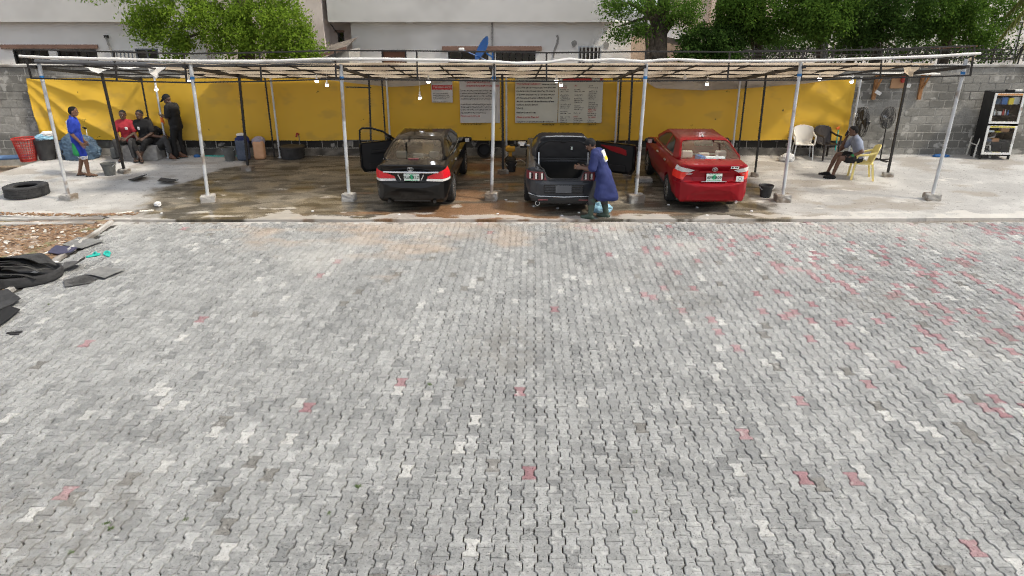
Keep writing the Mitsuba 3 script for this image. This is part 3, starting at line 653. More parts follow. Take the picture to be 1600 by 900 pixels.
rh = thing('white_house', 'white rendered house behind the wall in the centre with an overhanging upper floor', 'house')
R0, R1 = -5.965, 4.486
rw = [(-4.894, -3.958, 1.6, 3.143), (-2.396, -0.886, 1.9, 3.12), (-0.599, 0.886, 1.9, 3.12), (2.468, 3.354, 1.9, 3.291)]
part(rh, 'wall', wall_with_holes(R0, R1, 0, 4.13, BY, BY + 8, rw), 'render_white', smooth=False)
part(rh, 'upper_storey', box(-6.704, 3.773, 27.65, BY + 8, 4.123, 11.0), 'render_grey', smooth=False)
part(rh, 'soffit_light', lathe([(0, -.05), (.12, -.04), (.16, 0), (0, 0)], 14, place(-3.76, 27.82, 4.123 - .002)), 'white_plastic')
part(rh, 'soffit_light', lathe([(0, -.05), (.12, -.04), (.16, 0), (0, 0)], 14, place(2.159, 27.82, 4.123 - .002)), 'white_plastic')
part(rh, 'lintel', box(-2.604, 1.111, BY - .13, BY + .02, 3.12, 3.279, .01), 'brown_lintel')
k = window(rh, *rw[0], BY + .03, pane='brown_shutter', t=.06)
window(rh, *rw[1], BY + .03, mull=3); window(rh, *rw[2], BY + .03, mull=3, bars=5)
k = window(rh, *rw[3], BY + .03, frame='galvanised', bars=5, barm='white_plastic', t=.06)
part(rh, 'pillar', box(-0.874, -0.611, BY - .02, BY + .01, 1.9, 3.12, .008), 'render_white')
part(rh, 'pipe', tube([(-0.731, BY - .06, 4.108), (-0.729, BY - .06, 2.0)], .03, 8), 'raw_cement')
part(rh, 'crack_patch', tube([(1.665, BY, 3.662), (1.715, BY, 3.55), (1.691, BY, 3.392), (1.6, BY, 3.166), (1.547, BY, 2.869)], [.05, .045, .05, .045, .04], 7), 'raw_cement', label='grey cement scar running down the white wall')
for cx_, cz_, s_ in ((2.31, 3.37, 5), (3.52, 3.313, 6)):
    x = cx_; a = np.linspace(0, 2 * np.pi, 14)[:-1]; rr_ = np.random.default_rng(s_).uniform(.75, 1.1, 13)
    part(rh, 'cement_patch', ext(np.stack([x + .11 * rr_ * np.cos(a), cz_ + .14 * rr_ * np.sin(a)], -1), 'y', BY - .02, BY + .02), 'raw_cement', smooth=False)
pb = thing('peach_wall', 'low peach garden wall with a sloping top right of the white house', 'wall')
part(pb, 'panel', ext([(R1 + .01, 0), (7.522, 0), (7.543, 3.032), (4.395, 3.665)], 'y', 27.5, 27.75), 'render_peach', smooth=False)
part(pb, 'coping', bar((R1 + .01, 27.62, 3.687), (7.543, 27.62, 3.055), .07, .34), 'roof_sheet', smooth=False)
ph = thing('peach_house', 'peach house far behind the trunk with an overhanging pale balcony', 'house')
part(ph, 'balcony', box(8.05, 11.753, 34.0, 40, 4.034, 6.9), 'render_fawn', smooth=False)
part(ph, 'corner_column', box(8.854, 9.138, 33.85, 34.02, 4.007, 8), 'render_fawn', smooth=False)
part(ph, 'wall', box(8.43, 13.426, 36.0, 42, 0, 9), 'render_white', smooth=False)
fh = thing('distant_house', 'pale house glimpsed through the trees at right', 'house')
part(fh, 'wall', box(13.0, 33, 38.0, 44, 0, 9), 'render_white', smooth=False)
for x in (15.5, 19.5, 24.0): window(fh, x, x + 1.6, 2.2, 4.0, 37.98)

# ------------------------------------------------------------------ satellite dish on its mast
mat('dish_blue', (.015, .11, .36), .45)
sd = thing('satellite_dish', 'bright blue satellite dish seen edge-on in front of the white house', 'satellite dish')
dc = np.array((-0.938, 25.5, 3.26))
D = lathe([(0, 0), (.15, .015), (.3, .06), (.42, .115), (.44, .115), (.31, .045), (.15, -.005), (0, -.02)], 28)
D.apply_transform(place(*dc, rz=0.35, ry=math.radians(-62)))
part(sd, 'bowl', D, 'dish_blue', smooth=40)
part(sd, 'feed_arm', tube([dc + (.1, -.05, -.35), (-1.702, 25.2, 3.294)], .018, 6), 'dish_blue')
part(sd, 'feed', box(*np.array([(-1.702, 25.2, 3.294)[0] - .09, (-1.702, 25.2, 3.294)[0] + .09, 25.1, 25.3, (-1.702, 25.2, 3.294)[2] - .045, (-1.702, 25.2, 3.294)[2] + .045]), .02), 'white_plastic')
part(sd, 'bracket', join(bar(dc + (.05, .05, -.1), dc + (.28, .1, -.25), .05), bar(dc + (.28, .1, -.1), dc + (.28, .1, -.4), .05), bar(dc + (.28, .1, -.35), (dc[0] + .28, 25.6, 2.2), .05)), 'dish_blue')

# ------------------------------------------------------------------ trees
def leaf_fn(shaded_green, sunlit_green, young):
    return proc(lambda p, n, uv: mix(mix(shaded_green, sunlit_green, uv.x), young, uv.y))  # per-leaf random blend; shaded and sunlit greens painted into the leaf colour
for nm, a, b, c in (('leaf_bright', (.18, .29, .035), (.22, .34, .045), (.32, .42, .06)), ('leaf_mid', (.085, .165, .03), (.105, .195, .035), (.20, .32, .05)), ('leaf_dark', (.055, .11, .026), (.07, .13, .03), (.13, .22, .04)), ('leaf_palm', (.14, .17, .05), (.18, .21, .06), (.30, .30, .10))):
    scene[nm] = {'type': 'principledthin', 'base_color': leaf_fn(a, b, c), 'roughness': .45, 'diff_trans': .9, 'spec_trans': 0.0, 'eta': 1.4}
mat('bark', mottled((.055, .042, .032), (.13, .105, .08), 7, 50, .6, (.04, .035, .028), 2), .95)
def leaves(clumps, seed, size, young=.1):
    """clumps: (centre, radii, leaves, twigs). Leaves grow in tufts along drooping twigs"""
    r = np.random.default_rng(seed); C, S = [], []
    for c, rad, n, tw in clumps:
        tw = max(4, int(tw * .62))
        c, rad = np.array(c, float), np.array(rad, float)
        d = r.normal(0, 1, (tw, 3)); d /= np.linalg.norm(d, axis=1, keepdims=True)
        base = c + d * rad * (.30 + .55 * r.random((tw, 1)) ** .7)
        droop = d * [1, 1, .4] * rad * .25 + [0, 0, -.10] + r.normal(0, .06, (tw, 3))
        per = n // tw
        t = r.random((tw, per, 1))
        q = base[:, None] + droop[:, None] * t * 1.3 + r.normal(0, 1, (tw, per, 3)) * (.10 + .05 * r.random((tw, 1, 1)))
        C.append(q.reshape(-1, 3)); S.append(np.repeat(r.random(tw), per))
    C, S = np.vstack(C), np.concatenate(S); n = len(C)
    ax = r.normal(0, 1, (n, 3)) + [0, 0, -.5]; ax /= np.linalg.norm(ax, axis=1, keepdims=True)
    nr = r.normal(0, .8, (n, 3)) + [.25, -.35, .9]; nr -= ax * (nr * ax).sum(1, keepdims=True); nr /= np.linalg.norm(nr, axis=1, keepdims=True)
    sd_ = np.cross(ax, nr); L = size * (.6 + .8 * r.random((n, 1))); W = L * (.40 + .15 * r.random((n, 1)))
    fold = nr * L * .12
    V = np.stack([C, C + ax * L * .5 + sd_ * W * .5 + fold, C + ax * L, C + ax * L * .5 - sd_ * W * .5 + fold], 1)
    F = np.array([[0, 1, 2], [0, 2, 3]])[None] + (np.arange(n) * 4)[:, None, None]
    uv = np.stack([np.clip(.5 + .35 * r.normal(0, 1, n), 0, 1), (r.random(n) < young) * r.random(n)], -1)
    return (V.reshape(-1, 3), F.reshape(-1, 3)), np.repeat(uv, 4, 0)
def tree(name, label, trunk, limbs, clumps, m, seed, size=.085, young=.1, group=None):
    k = thing(name, label, 'tree', group)
    tw = [tube(p, rr_, 10) for p, rr_ in trunk]
    part(k, 'trunk', union([to_man(x) for x in tw]) if len(tw) > 1 else tw[0], 'bark', smooth=50)
    for p, rr_ in limbs: part(k, 'limb', tube(p, rr_, 6), 'bark', smooth=50)
    me, uv = leaves(clumps, seed, size, young)
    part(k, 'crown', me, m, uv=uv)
    return k
def blob(c, rx, rz, n, tw, ry=None): return c, (rx, ry or rx, rz), n, tw

tree('street_tree', 'bright green spreading tree rising behind the wall at left, before the white house',
     [([(-9.075, 25.3, 2.395), (-8.956, 25.3, 3.433), (-8.919, 25.4, 4.439), (-9.6, 25.4, 7.5)], [.30, .27, .24, .15])],
     [([(-8.917, 25.3, 4.04), (-11.2, 25.0, 5.4), (-12.6, 24.8, 6.0)], [.14, .09, .04]), ([(-8.882, 25.3, 4.141), (-8.4, 25.0, 5.2), (-7.2, 24.8, 5.2)], [.13, .08, .04]), ([(-8.929, 25.3, 3.637), (-7.898, 25.1, 3.643), (-7.009, 24.9, 3.449)], [.10, .07, .03]), ([(-8.943, 25.3, 3.535), (-9.946, 25.0, 3.946), (-10.756, 24.8, 3.653)], [.1, .07, .03])],
     [((-13.0, 25.2, 5.7), (1.5, 1.5, 1.0), 3720, 70), ((-10.6, 25.0, 6.2), (2.6, 1.8, 1.5), 6820, 120), ((-8.0, 25.2, 5.9), (1.6, 1.6, 1.4), 5580, 100),
      ((-11.904, 24.8, 4.284), (.75, .8, .55), 1984, 42), ((-11.266, 24.7, 3.854), (.75, .7, .5), 1984, 40), ((-10.703, 24.8, 4.595), (1.1, 1, .7), 2852, 55), ((-11.279, 24.6, 3.162), (.32, .3, .14), 260, 9), ((-10.564, 24.8, 3.533), (.55, .6, .30), 930, 20),
      ((-9.521, 24.6, 4.343), (1.0, .9, .7), 2852, 55), ((-9.563, 24.7, 3.616), (.5, .5, .35), 868, 20), ((-8.361, 24.5, 4.247), (1.1, .9, .75), 3224, 60), ((-8.845, 24.6, 3.541), (.5, .6, .3), 806, 18),
      ((-7.421, 24.5, 4.344), (.9, .9, .8), 2852, 55), ((-7.736, 24.6, 3.699), (.75, .8, .45), 2108, 42), ((-6.866, 24.6, 3.62), (.65, .7, .45), 1736, 36), ((-6.698, 24.6, 3.222), (.42, .5, .18), 620, 16), ((-7.406, 24.7, 3.177), (.5, .6, .18), 620, 16), ((-8.111, 24.8, 3.212), (.3, .3, .15), 260, 8)],
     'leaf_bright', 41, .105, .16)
tree('street_tree', 'thick trunked tree with sparse drooping branches beside the peach wall',
     [([(4.979, 25.2, 2.087), (4.929, 25.2, 3.069), (4.921, 25.2, 3.741), (4.917, 25.2, 4.082)], [.42, .31, .26, .28]), ([(4.911, 25.2, 3.882), (4.612, 25.2, 4.479), (4.434, 25.2, 5.219)], [.21, .16, .12]), ([(4.954, 25.2, 3.882), (4.984, 25.2, 4.597), (4.97, 25.2, 5.316)], [.24, .21, .17]), ([(5.024, 25.2, 3.801), (5.237, 25.1, 4.084), (5.314, 25.1, 4.439)], [.15, .10, .08]), ([(4.767, 25.0, 2.998), (4.652, 25.0, 3.405), (4.561, 25.1, 4.044)], [.15, .10, .07])],
     [([(4.65, 25.1, 4.282), (4.179, 24.8, 4.245), (3.433, 24.6, 4.013)], [.08, .05, .02]), ([(4.604, 25.1, 4.341), (3.821, 24.7, 4.728), (3.087, 24.6, 4.708)], [.08, .05, .02]), ([(5.076, 25.1, 4.242), (5.524, 24.8, 4.401), (5.824, 24.7, 4.284)], [.07, .04, .02]), ([(4.479, 24.6, 3.021), (4.393, 24.6, 3.659), (4.293, 24.6, 4.823), (4.222, 24.6, 5.575)], [.06, .05, .05, .04])],
     [((3.82, 24.7, 4.748), (.9, .8, .38), 1426, 34), ((3.298, 24.6, 4.593), (.55, .5, .3), 558, 16), ((5.372, 24.7, 4.709), (.9, .8, .4), 1984, 40), ((6.01, 24.7, 4.517), (.5, .5, .3), 558, 16), ((3.844, 24.6, 4.091), (.55, .5, .22), 620, 18), ((3.439, 24.6, 3.895), (.5, .4, .18), 384, 14), ((4.229, 24.6, 3.935), (.35, .3, .25), 384, 12), ((5.304, 24.7, 4.284), (.45, .4, .22), 558, 15), ((5.763, 24.6, 4.246), (.25, .3, .14), 186, 7), ((3.72, 24.6, 3.718), (.25, .2, .12), 124, 6), ((4.727, 25.0, 5.819), (2.2, 1.5, .6), 1860, 50)],
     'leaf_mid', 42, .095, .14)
hedge = [('dark broad tree right of the peach wall, hanging low over it', [blob((6.54, 25.2, 3.6), 0.90, 0.53, 3575, 80), blob((5.99, 25.0, 3.28), 0.56, 0.28, 1210, 30), blob((7.22, 25.2, 3.23), 0.77, 0.30, 1980, 44), blob((7.6, 25.6, 3.83), 0.77, 0.52, 2860, 60)], 'leaf_dark', (7.08, 26.0), .05),
         ('bright leaved tree over the right half of the canopy, nearest the peach house', [blob((7.45, 25.4, 4.6), 0.69, 0.60, 2530, 55), blob((8.0, 25.2, 4.79), 1.03, 0.69, 3575, 75), blob((8.65, 25.6, 4.08), 0.77, 0.56, 2860, 60), blob((8.79, 25.6, 5.43), 1.89, 0.95, 4400, 80)], 'leaf_mid', (8.59, 26.3), .12),
         ('tree with a bright hanging curtain of leaves behind the canopy at right', [blob((9.72, 25.1, 4.6), 0.99, 0.65, 4125, 85), blob((10.38, 25.1, 4.16), 0.82, 0.53, 3410, 70), blob((9.37, 25.3, 4.28), 0.52, 0.43, 1650, 38), blob((10.83, 25.4, 4.74), 0.77, 0.60, 2860, 60), blob((10.24, 25.6, 5.62), 1.89, 0.86, 3850, 70)], 'leaf_mid', (10.80, 26.2), .2),
         ('dark tree behind the canopy left of the palm', [blob((12.17, 25.5, 4.68), 1.12, 0.65, 3850, 80), blob((12.98, 25.6, 4.04), 1.03, 0.52, 3575, 75), blob((11.99, 25.7, 3.79), 0.77, 0.43, 2090, 48), blob((13.24, 25.8, 5.43), 1.89, 0.86, 3850, 70)], 'leaf_dark', (12.83, 26.4), .1),
         ('green tree beside the palm fronds at far right', [blob((14.25, 25.4, 4.64), 1.07, 0.65, 3850, 80), blob((15.06, 25.5, 4.14), 0.86, 0.52, 2860, 60), blob((14.06, 25.6, 4.04), 0.69, 0.43, 1980, 44), blob((15.85, 25.4, 3.74), 0.56, 0.30, 1100, 28), blob((14.94, 25.8, 5.43), 1.89, 0.86, 3850, 70), blob((16.89, 26.5, 4.54), 1.03, 0.77, 2750, 60)], 'leaf_mid', (15.26, 26.4), .1),
         ('dark undergrowth tree far behind the canopy at right', [blob((9.24, 28.5, 3.26), 1.89, 0.60, 3300, 70), blob((12.11, 29.0, 3.38), 2.24, 0.69, 3850, 80), blob((14.83, 29.0, 3.33), 2.06, 0.65, 3850, 80), blob((17.56, 29.0, 3.28), 1.72, 0.69, 3300, 70), blob((13.38, 29.5, 4.44), 2.75, 1.03, 4950, 90)], 'leaf_dark', (13.12, 29), .02)]
for i, (lab, cl, m, (tx, tY), yg) in enumerate(hedge):
    bx = tx
    r = np.random.default_rng(60 + i)
    limbs = [([(bx, tY, 3.0 + .4 * j), ((bx + c[0][0]) / 2 + r.normal(0, .2), (tY + c[0][1]) / 2, c[0][2] - .2), (c[0][0], c[0][1], c[0][2] + .1)], [.07, .045, .015]) for j, c in enumerate(cl[:4])]
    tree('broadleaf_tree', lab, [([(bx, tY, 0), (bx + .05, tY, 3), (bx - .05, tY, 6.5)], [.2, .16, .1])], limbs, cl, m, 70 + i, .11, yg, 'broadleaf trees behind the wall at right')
single('tree_trunk', 'pale bare trunk standing among the dark trees at right', 'tree', tube([(10.814, 25.9, 0), (10.814, 25.9, 3.2), (10.675, 25.9, 6)], [.13, .12, .1], 8), 'raw_cement')
# palm at the right edge
pk = thing('palm_tree', 'palm at the right edge with drooping yellow green fronds', 'palm')
P0 = np.array((17.518, 24.0, 5.908)); part(pk, 'trunk', tube([(P0[0], 24.2, 0), (P0[0] - .1, 24.2, 3), P0 + (0, 0, -.1)], [.2, .17, .15], 10), 'bark')
for i, E in enumerate(((15.79, 23.4, 3.03), (15.29, 23.6, 3.69), (16.07, 23.2, 2.6), (16.69, 23.0, 2.77), (15.76, 24.2, 4.44), (19.98, 23.5, 3.69), (18.57, 23.3, 2.56))):
    E = np.array(E); mid = (P0 + E) / 2 + (0, 0, .55)
    t = np.linspace(0, 1, 40)[:, None]; C = (1 - t) ** 2 * P0 + 2 * t * (1 - t) * mid + t * t * E
    dC = np.gradient(C, axis=0); dC /= np.linalg.norm(dC, axis=1, keepdims=True); r = np.random.default_rng(i)
    V, F = [], []
    for j in range(2, 40):
        for s in (-1, 1):
            for h in (0, .33, .67):
                side = np.cross(dC[j], [0, 0, 1]) * s; L = .75 * math.sin(math.pi * (.12 + .8 * j / 40)) * (.8 + .3 * r.random())
                d = side * .55 + dC[j] * .55 + np.array([0, 0, -.75]) + r.normal(0, .08, 3); d /= np.linalg.norm(d); w = np.cross(d, [.3, -.9, .2]); w /= np.linalg.norm(w)
                b = C[j] + dC[j] * h * .03; n_ = len(V) * 3
                V.append([b - w * .021, b + w * .021, b + d * L]); F.append([n_, n_ + 1, n_ + 2])
    V = np.array(V).reshape(-1, 3); u_ = np.repeat(r.random(len(V) // 3), 3)
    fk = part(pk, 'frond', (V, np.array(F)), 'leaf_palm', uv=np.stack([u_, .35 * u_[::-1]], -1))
    part(fk, 'rib', tube(C, np.linspace(.025, .006, 40), 5), 'leaf_palm')
# rails and coiled wire on the wall
wf = thing('wire_fence', 'dark rails and coiled wire along the top of the wall at right', 'fence')
for zz, x1 in ((3.261, 17.5), (3.389, 17.5), (3.152, 17.5)): part(wf, 'rail', bar((6.9, 22.35, zz), (x1, 22.35, zz + .03), .03), 'dark_steel', smooth=False)
for x in np.arange(7.2, 17.6, .8): part(wf, 'stake', bar((x, 22.35, WT), (x + .03, 22.35, WT + .52), .03), 'dark_steel', smooth=False)
th = np.linspace(0, 2 * np.pi * 46, 46 * 14); r = np.random.default_rng(2)
jj = np.interp(th, np.linspace(0, th[-1], 90), r.normal(0, .06, 90))
part(wf, 'coil', tube(np.stack([6.9 + 10.6 * th / th[-1] + .05 * np.sin(th * .5), 22.35 + .16 * np.cos(th), WT + .25 + (.19 + jj) * np.sin(th)], -1), .009, 4), 'dark_steel')
part(wf, 'coil', tube(np.stack([6.9 + 10.6 * th / th[-1], 22.35 + .2 * np.cos(th * .83 + 1), WT + .28 + (.22 + jj[::-1]) * np.sin(th * .83)], -1), .009, 4), 'dark_steel')
single('red_rail', 'thin reddish steel bar above the right end of the canopy', 'bar', bar((12.649, 22.6, 3.441), (14.024, 22.6, 3.505), .035), 'brown_shutter')

# ------------------------------------------------------------------ cars (local: y forward from the tail, x right, z up)
def paint(name, col, metal=.0, rough=.10, cc=.12):
    scene[name] = {'type': 'twosided', 'bsdf': {'type': 'principled', 'base_color': {'type': 'rgb', 'value': list(col)}, 'roughness': rough, 'metallic': metal, 'specular': .34, 'clearcoat': cc, 'clearcoat_gloss': .97}}
paint('paint_black', (.006, .006, .0065)); paint('paint_grey', (.046, .049, .056), .2, .22); paint('paint_red', (.26, .004, .010), .2, .22)
scene['car_glass'] = {'type': 'thindielectric', 'int_ior': 1.5}
scene['tinted_glass'] = {'type': 'twosided', 'bsdf': {'type': 'principled', 'base_color': {'type': 'rgb', 'value': [.02, .024, .023]}, 'roughness': .04, 'specular': .7}}
mat('lamp_red', (.62, .010, .020), .12, clearcoat=1.0)
mat('lamp_glow', (.80, .035, .022), .12, clearcoat=1.0)
mat('lamp_dull', (.17, .035, .042), .15, clearcoat=1.0)
mat('lamp_clear', (.62, .60, .58), .12, clearcoat=1.0)
mat('lamp_amber', (.65, .30, .10), .2)
mat('tyre_rubber', (.014, .014, .015), .8)
mat('alloy', (.55, .56, .57), .3, .9)
mat('cloth_black_', (.006, .006, .006), .95)
mat('cabin_dark', (.018, .018, .019), .8)
mat('cabin_ash', (.05, .058, .053), .8)
mat('cabin_beige', (.48, .44, .37), .8)
mat('cabin_red', (.30, .008, .012), .6)
mat('soft_top', mottled((.026, .026, .028), (.040, .040, .043), 6, 90), .9)
mat('plate_white', (.66, .70, .67), .4)
mat('plate_green', (.03, .34, .16), .5)
mat('plate_ink', (.03, .07, .05), .5)
mat('trim_black', (.010, .010, .011), .35)
mat('tissue_blue', (.03, .13, .36), .6)
mat('tissue_white', (.66, .74, .76), .7)
TX = lambda x, y, z: np.array([[1, 0, 0, x], [0, 0, -1, y], [0, 1, 0, z], [0, 0, 0, 1.]])   # lettering upright, read from behind the car
def three(side, plan, frontp, inset=0.0, edge=.05, it=6):
    gs = [sg.Polygon(p).buffer(0) for p in (side, plan, frontp)]
    if inset: gs = [g.buffer(-inset) for g in gs]
    a = ext(gs[0], 'x', -1.2, 1.2) ^ ext(gs[1], 'z', 0, 1.8) ^ ext(gs[2], 'y', -.2, 5.4)
    return soften(a, edge, it)
def sym(pts): return [*pts, *[(-x, y) for x, y in pts[::-1] if x != 0]]
def wheel(car, x, y, r, w, M, spokes=9, name='wheel'):
    s = 1 if x > 0 else -1
    R = place(x, y, r, ry=s * math.pi / 2) if True else None
    k = part(car, name, moved(lathe([(r * .60, -w * .42), (r * .93, -w * .48), (r, -w * .34), (r, w * .34), (r * .93, w * .48), (r * .68, w * .46), (r * .66, w * .36), (r * .66, -w * .3), (r * .60, -w * .42)], 30)), 'tyre_rubber', M=M @ R)
    # disc and spokes face outwards (local +z after the turn)
    rim = [lathe([(r * .62, w * .40), (r * .68, w * .44), (r * .685, w * .30), (r * .60, w * .02), (.001, w * .02)], 28), lathe([(0, w * .42), (r * .13, w * .40), (r * .15, w * .30)], 14)]
    for i in range(spokes):
        a = 2 * math.pi * i / spokes
        rim.append(bar((r * .1 * math.cos(a), r * .1 * math.sin(a), w * .34), (r * .64 * math.cos(a), r * .64 * math.sin(a), w * .38), r * .11, w * .08))
    part(k, 'rim', join(rim), 'alloy', M=M @ R, smooth=40)
    return k
def badge_ovals(w, z, y):
    def ov(a, b, cx=0, cz=0, t=.008):
        th = np.linspace(0, 2 * np.pi, 25); P = np.stack([cx + a * np.cos(th), 0 * th + y, cz + z + b * np.sin(th)], -1)
        return tube(P, t * .75, 5, caps=False)
    return join(ov(w, w * .68), ov(w * .28, w * .60), ov(w * .62, w * .24, 0, w * .30))
def rear_ruled(poly, shell): return shell ^ ext(poly, 'y', -.3, 1.9)
def mirror_unit(car, x, y, z, m, M, glass='chrome'):
    s = 1 if x > 0 else -1
    b = hull_of(((x, y, z), .07), ((x + s * .13, y - .01, z + .01), .065), ((x + s * .13, y + .05, z + .005), .05), ((x, y + .07, z), .055))
    k = part(car, 'mirror', b, m, M=M, smooth=60)
    part(k, 'glass', box(x - .055 + s * .065, x + .06 + s * .065, y - .079, y - .072, z - .045, z + .05, .003), glass, M=M)
    part(k, 'stalk', bone((x - s * .16, y + .06, z - .07), (x, y + .03, z - .03), .03, .03), m, M=M)
def seats(car, m, M, rear_y=1.45, front_y=2.75, zs=.0, shelf=True):
    for x in (-.40, .40):
        k = part(car, 'front_seat', join(box(x - .24, x + .24, front_y - .05, front_y + .48, .38, .54, .05), moved(box(-.24, .24, -.07, .07, 0, .62, .05), x, front_y - .05, .48, rx=-.18)), m, M=M)
        part(k, 'headrest', box(x - .14, x + .14, front_y - .25, front_y - .15, 1.06, 1.26, .04), m, M=M)
    k = part(car, 'rear_seat', join(box(-.66, .66, rear_y, rear_y + .46, .36, .52, .05), moved(box(-.66, .66, -.07, .07, 0, .58, .05), 0, rear_y + .02, .46, rx=-.3)), m, M=M)
    for x in (-.42, 0, .42): part(k, 'headrest', box(x - .135, x + .135, rear_y - .30, rear_y - .20, 1.0, 1.0 + (.17 if x else .12), .04), m, M=M)
    part(car, 'dashboard', box(-.70, .70, 3.05, 3.4, .55, .98, .05), 'cabin_dark', M=M)
    part(car, 'steering_wheel', moved(trimesh.creation.torus(.18, .018, 24, 8), -.38, 2.98, .95, rx=1.15), 'cabin_dark', M=M)
def sedan(key, M, paintm, S):
    """body, split lids and bumper, glazed cabin shell, lamps and wheels of a three-box saloon"""
    body = three(S['side'], sym(S['plan']), sym(S['front']))
    wr, wy = S['wheel_r'], S['wheel_y']
    for y in wy:
        for s in (-1, 1):
            c = m3.Manifold.cylinder(.5, wr + .045, wr + .045, 40).transform(np.array([[0, 0, 1, 0], [1, 0, 0, y], [0, 1, 0, wr]], float))
            body = body - c.translate([.60 if s > 0 else -1.10, 0, 0])
    cav = S['cavity']; body = body - mbox(*cav)
    cab = three(S['cside'], sym(S['cplan']), sym(S['cfront']), 0, .05, 8); inner = three(S['cside'], sym(S['cplan']), sym(S['cfront']), .038, .05, 8)
    ga = three(S['cside'], sym(S['cplan']), sym(S['cfront']), .006, .05, 8); gb = three(S['cside'], sym(S['cplan']), sym(S['cfront']), .011, .05, 8)
    shell, pane = cab - inner, ga - gb
    shell = shell ^ mbox(-1, 1, -.2, 5, S['belt'] - .10, 2); 
    rp = sg.Polygon(sym(S['rear_win'])).buffer(-.03).buffer(.03); fp = sg.Polygon(sym(S['wind']))
    cuts = [ext(rp, 'y', -.2, S['rw_y'])]
    cuts.append(ext(fp, 'y', S['ws_y'], 5.0))
    sw = [sg.Polygon(p).buffer(-.025).buffer(.025) for p in S['side_win']]
    for p in sw:
        cuts.append(ext(p, 'x', .42, 1.2)); cuts.append(ext(p, 'x', -1.2, -.42))
    for c in cuts: shell = shell - c
    lamps = S['lamps']
    lcut = []
    for poly, m_, y1, side in lamps:
        for s in (-1, 1):
            q = [(s * a, b) for a, b in poly]; pr = ext(sg.Polygon(q).buffer(0), 'y', -.2, y1)
            k = body ^ pr; body = body - pr; lcut.append((k, m_))
    # lid and bumper cut free with a narrow gap
    g = .006
    lid = S['lid']; lidp = ext(sg.Polygon(sym(lid[0])), 'y', -.2, lid[1]); lido = ext(sg.Polygon(sym(lid[0])).buffer(g, join_style=2), 'y', -.2, lid[1] + g)
    lidm = body ^ lidp; body = body - (lido ^ mbox(-1, 1, -.2, lid[1] + g, lid[2] - .0, 2))
    lidm = lidm ^ mbox(-1, 1, -.2, 3, lid[2], 2)
    bump = body ^ mbox(-1.2, 1.2, -.3, S['bump'][0], 0, S['bump'][1]); body = body - mbox(-1.2, 1.2, -.3, S['bump'][0] + g, 0, S['bump'][1] + g)
    for y in S['doors']:       # shut lines
        for s in (-1, 1): body = body - mbox(min(s * .86, s * 1.1), max(s * .86, s * 1.1), y - .005, y + .005, .30, 1.2)
    if 'open_door' in S: body = body - mbox(*S['open_door'])
    part(key, 'body', body, paintm, M=M, smooth=38)
    part(key, 'boot_lid', lidm, paintm, M=M, smooth=38)
    part(key, 'rear_bumper', bump, paintm, M=M, smooth=38)
    part(key, 'cabin', shell, S.get('top', paintm), M=M, smooth=38)
    part(key, 'rear_window', pane ^ cuts[0], S.get('rg', 'car_glass'), M=M, smooth=75)
    part(key, 'windscreen', pane ^ cuts[1], 'car_glass', M=M, smooth=75)
    for i, c in enumerate(cuts[2:]): 
        if i in S.get('skip_win', ()): continue
        part(key, 'side_window', pane ^ c, S.get('sg', 'tinted_glass'), M=M, smooth=75)
    for k, m_ in lcut:
        if k.num_tri(): part(key, 'tail_lamp' if m_.startswith('lamp_') and m_ != 'lamp_clear' else 'reverse_lamp', k, m_, M=M, smooth=38)
    for y in wy:
        for s in (-1, 1): wheel(key, s * S['wheel_x'], y, wr, .21, M, S.get('spokes', 9))
    part(key, 'underbody', box(-.78, .78, .35, 4.4, .20, .30), 'trim_black', M=M)
    part(key, 'floor', box(cav[0], cav[1], cav[2], cav[3], cav[4] - .02, cav[4] + .01), 'cabin_dark', M=M)
    part(key, 'parcel_shelf', box(-.62, .62, S['cavity'][2] - .02, S['cavity'][2] + .40, S['belt'] - .07, S['belt'] - .04, .01), S['shelf'], M=M)
    return body
side_cam = [(.16, .22), (.06, .28), (.03, .42), (-.03, .575), (-.005, .62), (.12, .715), (.15, .80), (.10, .97), (.03, 1.06), (.06, 1.085), (.25, 1.09), (.75, 1.10), (3.5, 1.05), (4.1, .95), (4.55, .80), (4.76, .62), (4.80, .40), (4.65, .22)]
plan_c = [(0, -.02), (.40, .0), (.62, .05), (.76, .13), (.85, .26), (.895, .46), (.91, .9), (.915, 1.6), (.91, 3.2), (.90, 4.0), (.83, 4.45), (.60, 4.72), (0, 4.80)]
front_c = [(0, .20), (.70, .20), (.83, .32), (.90, .56), (.905, .72), (.895, .86), (.84, .99), (.78, 1.06), (.70, 1.10), (.45, 1.125), (0, 1.14)]
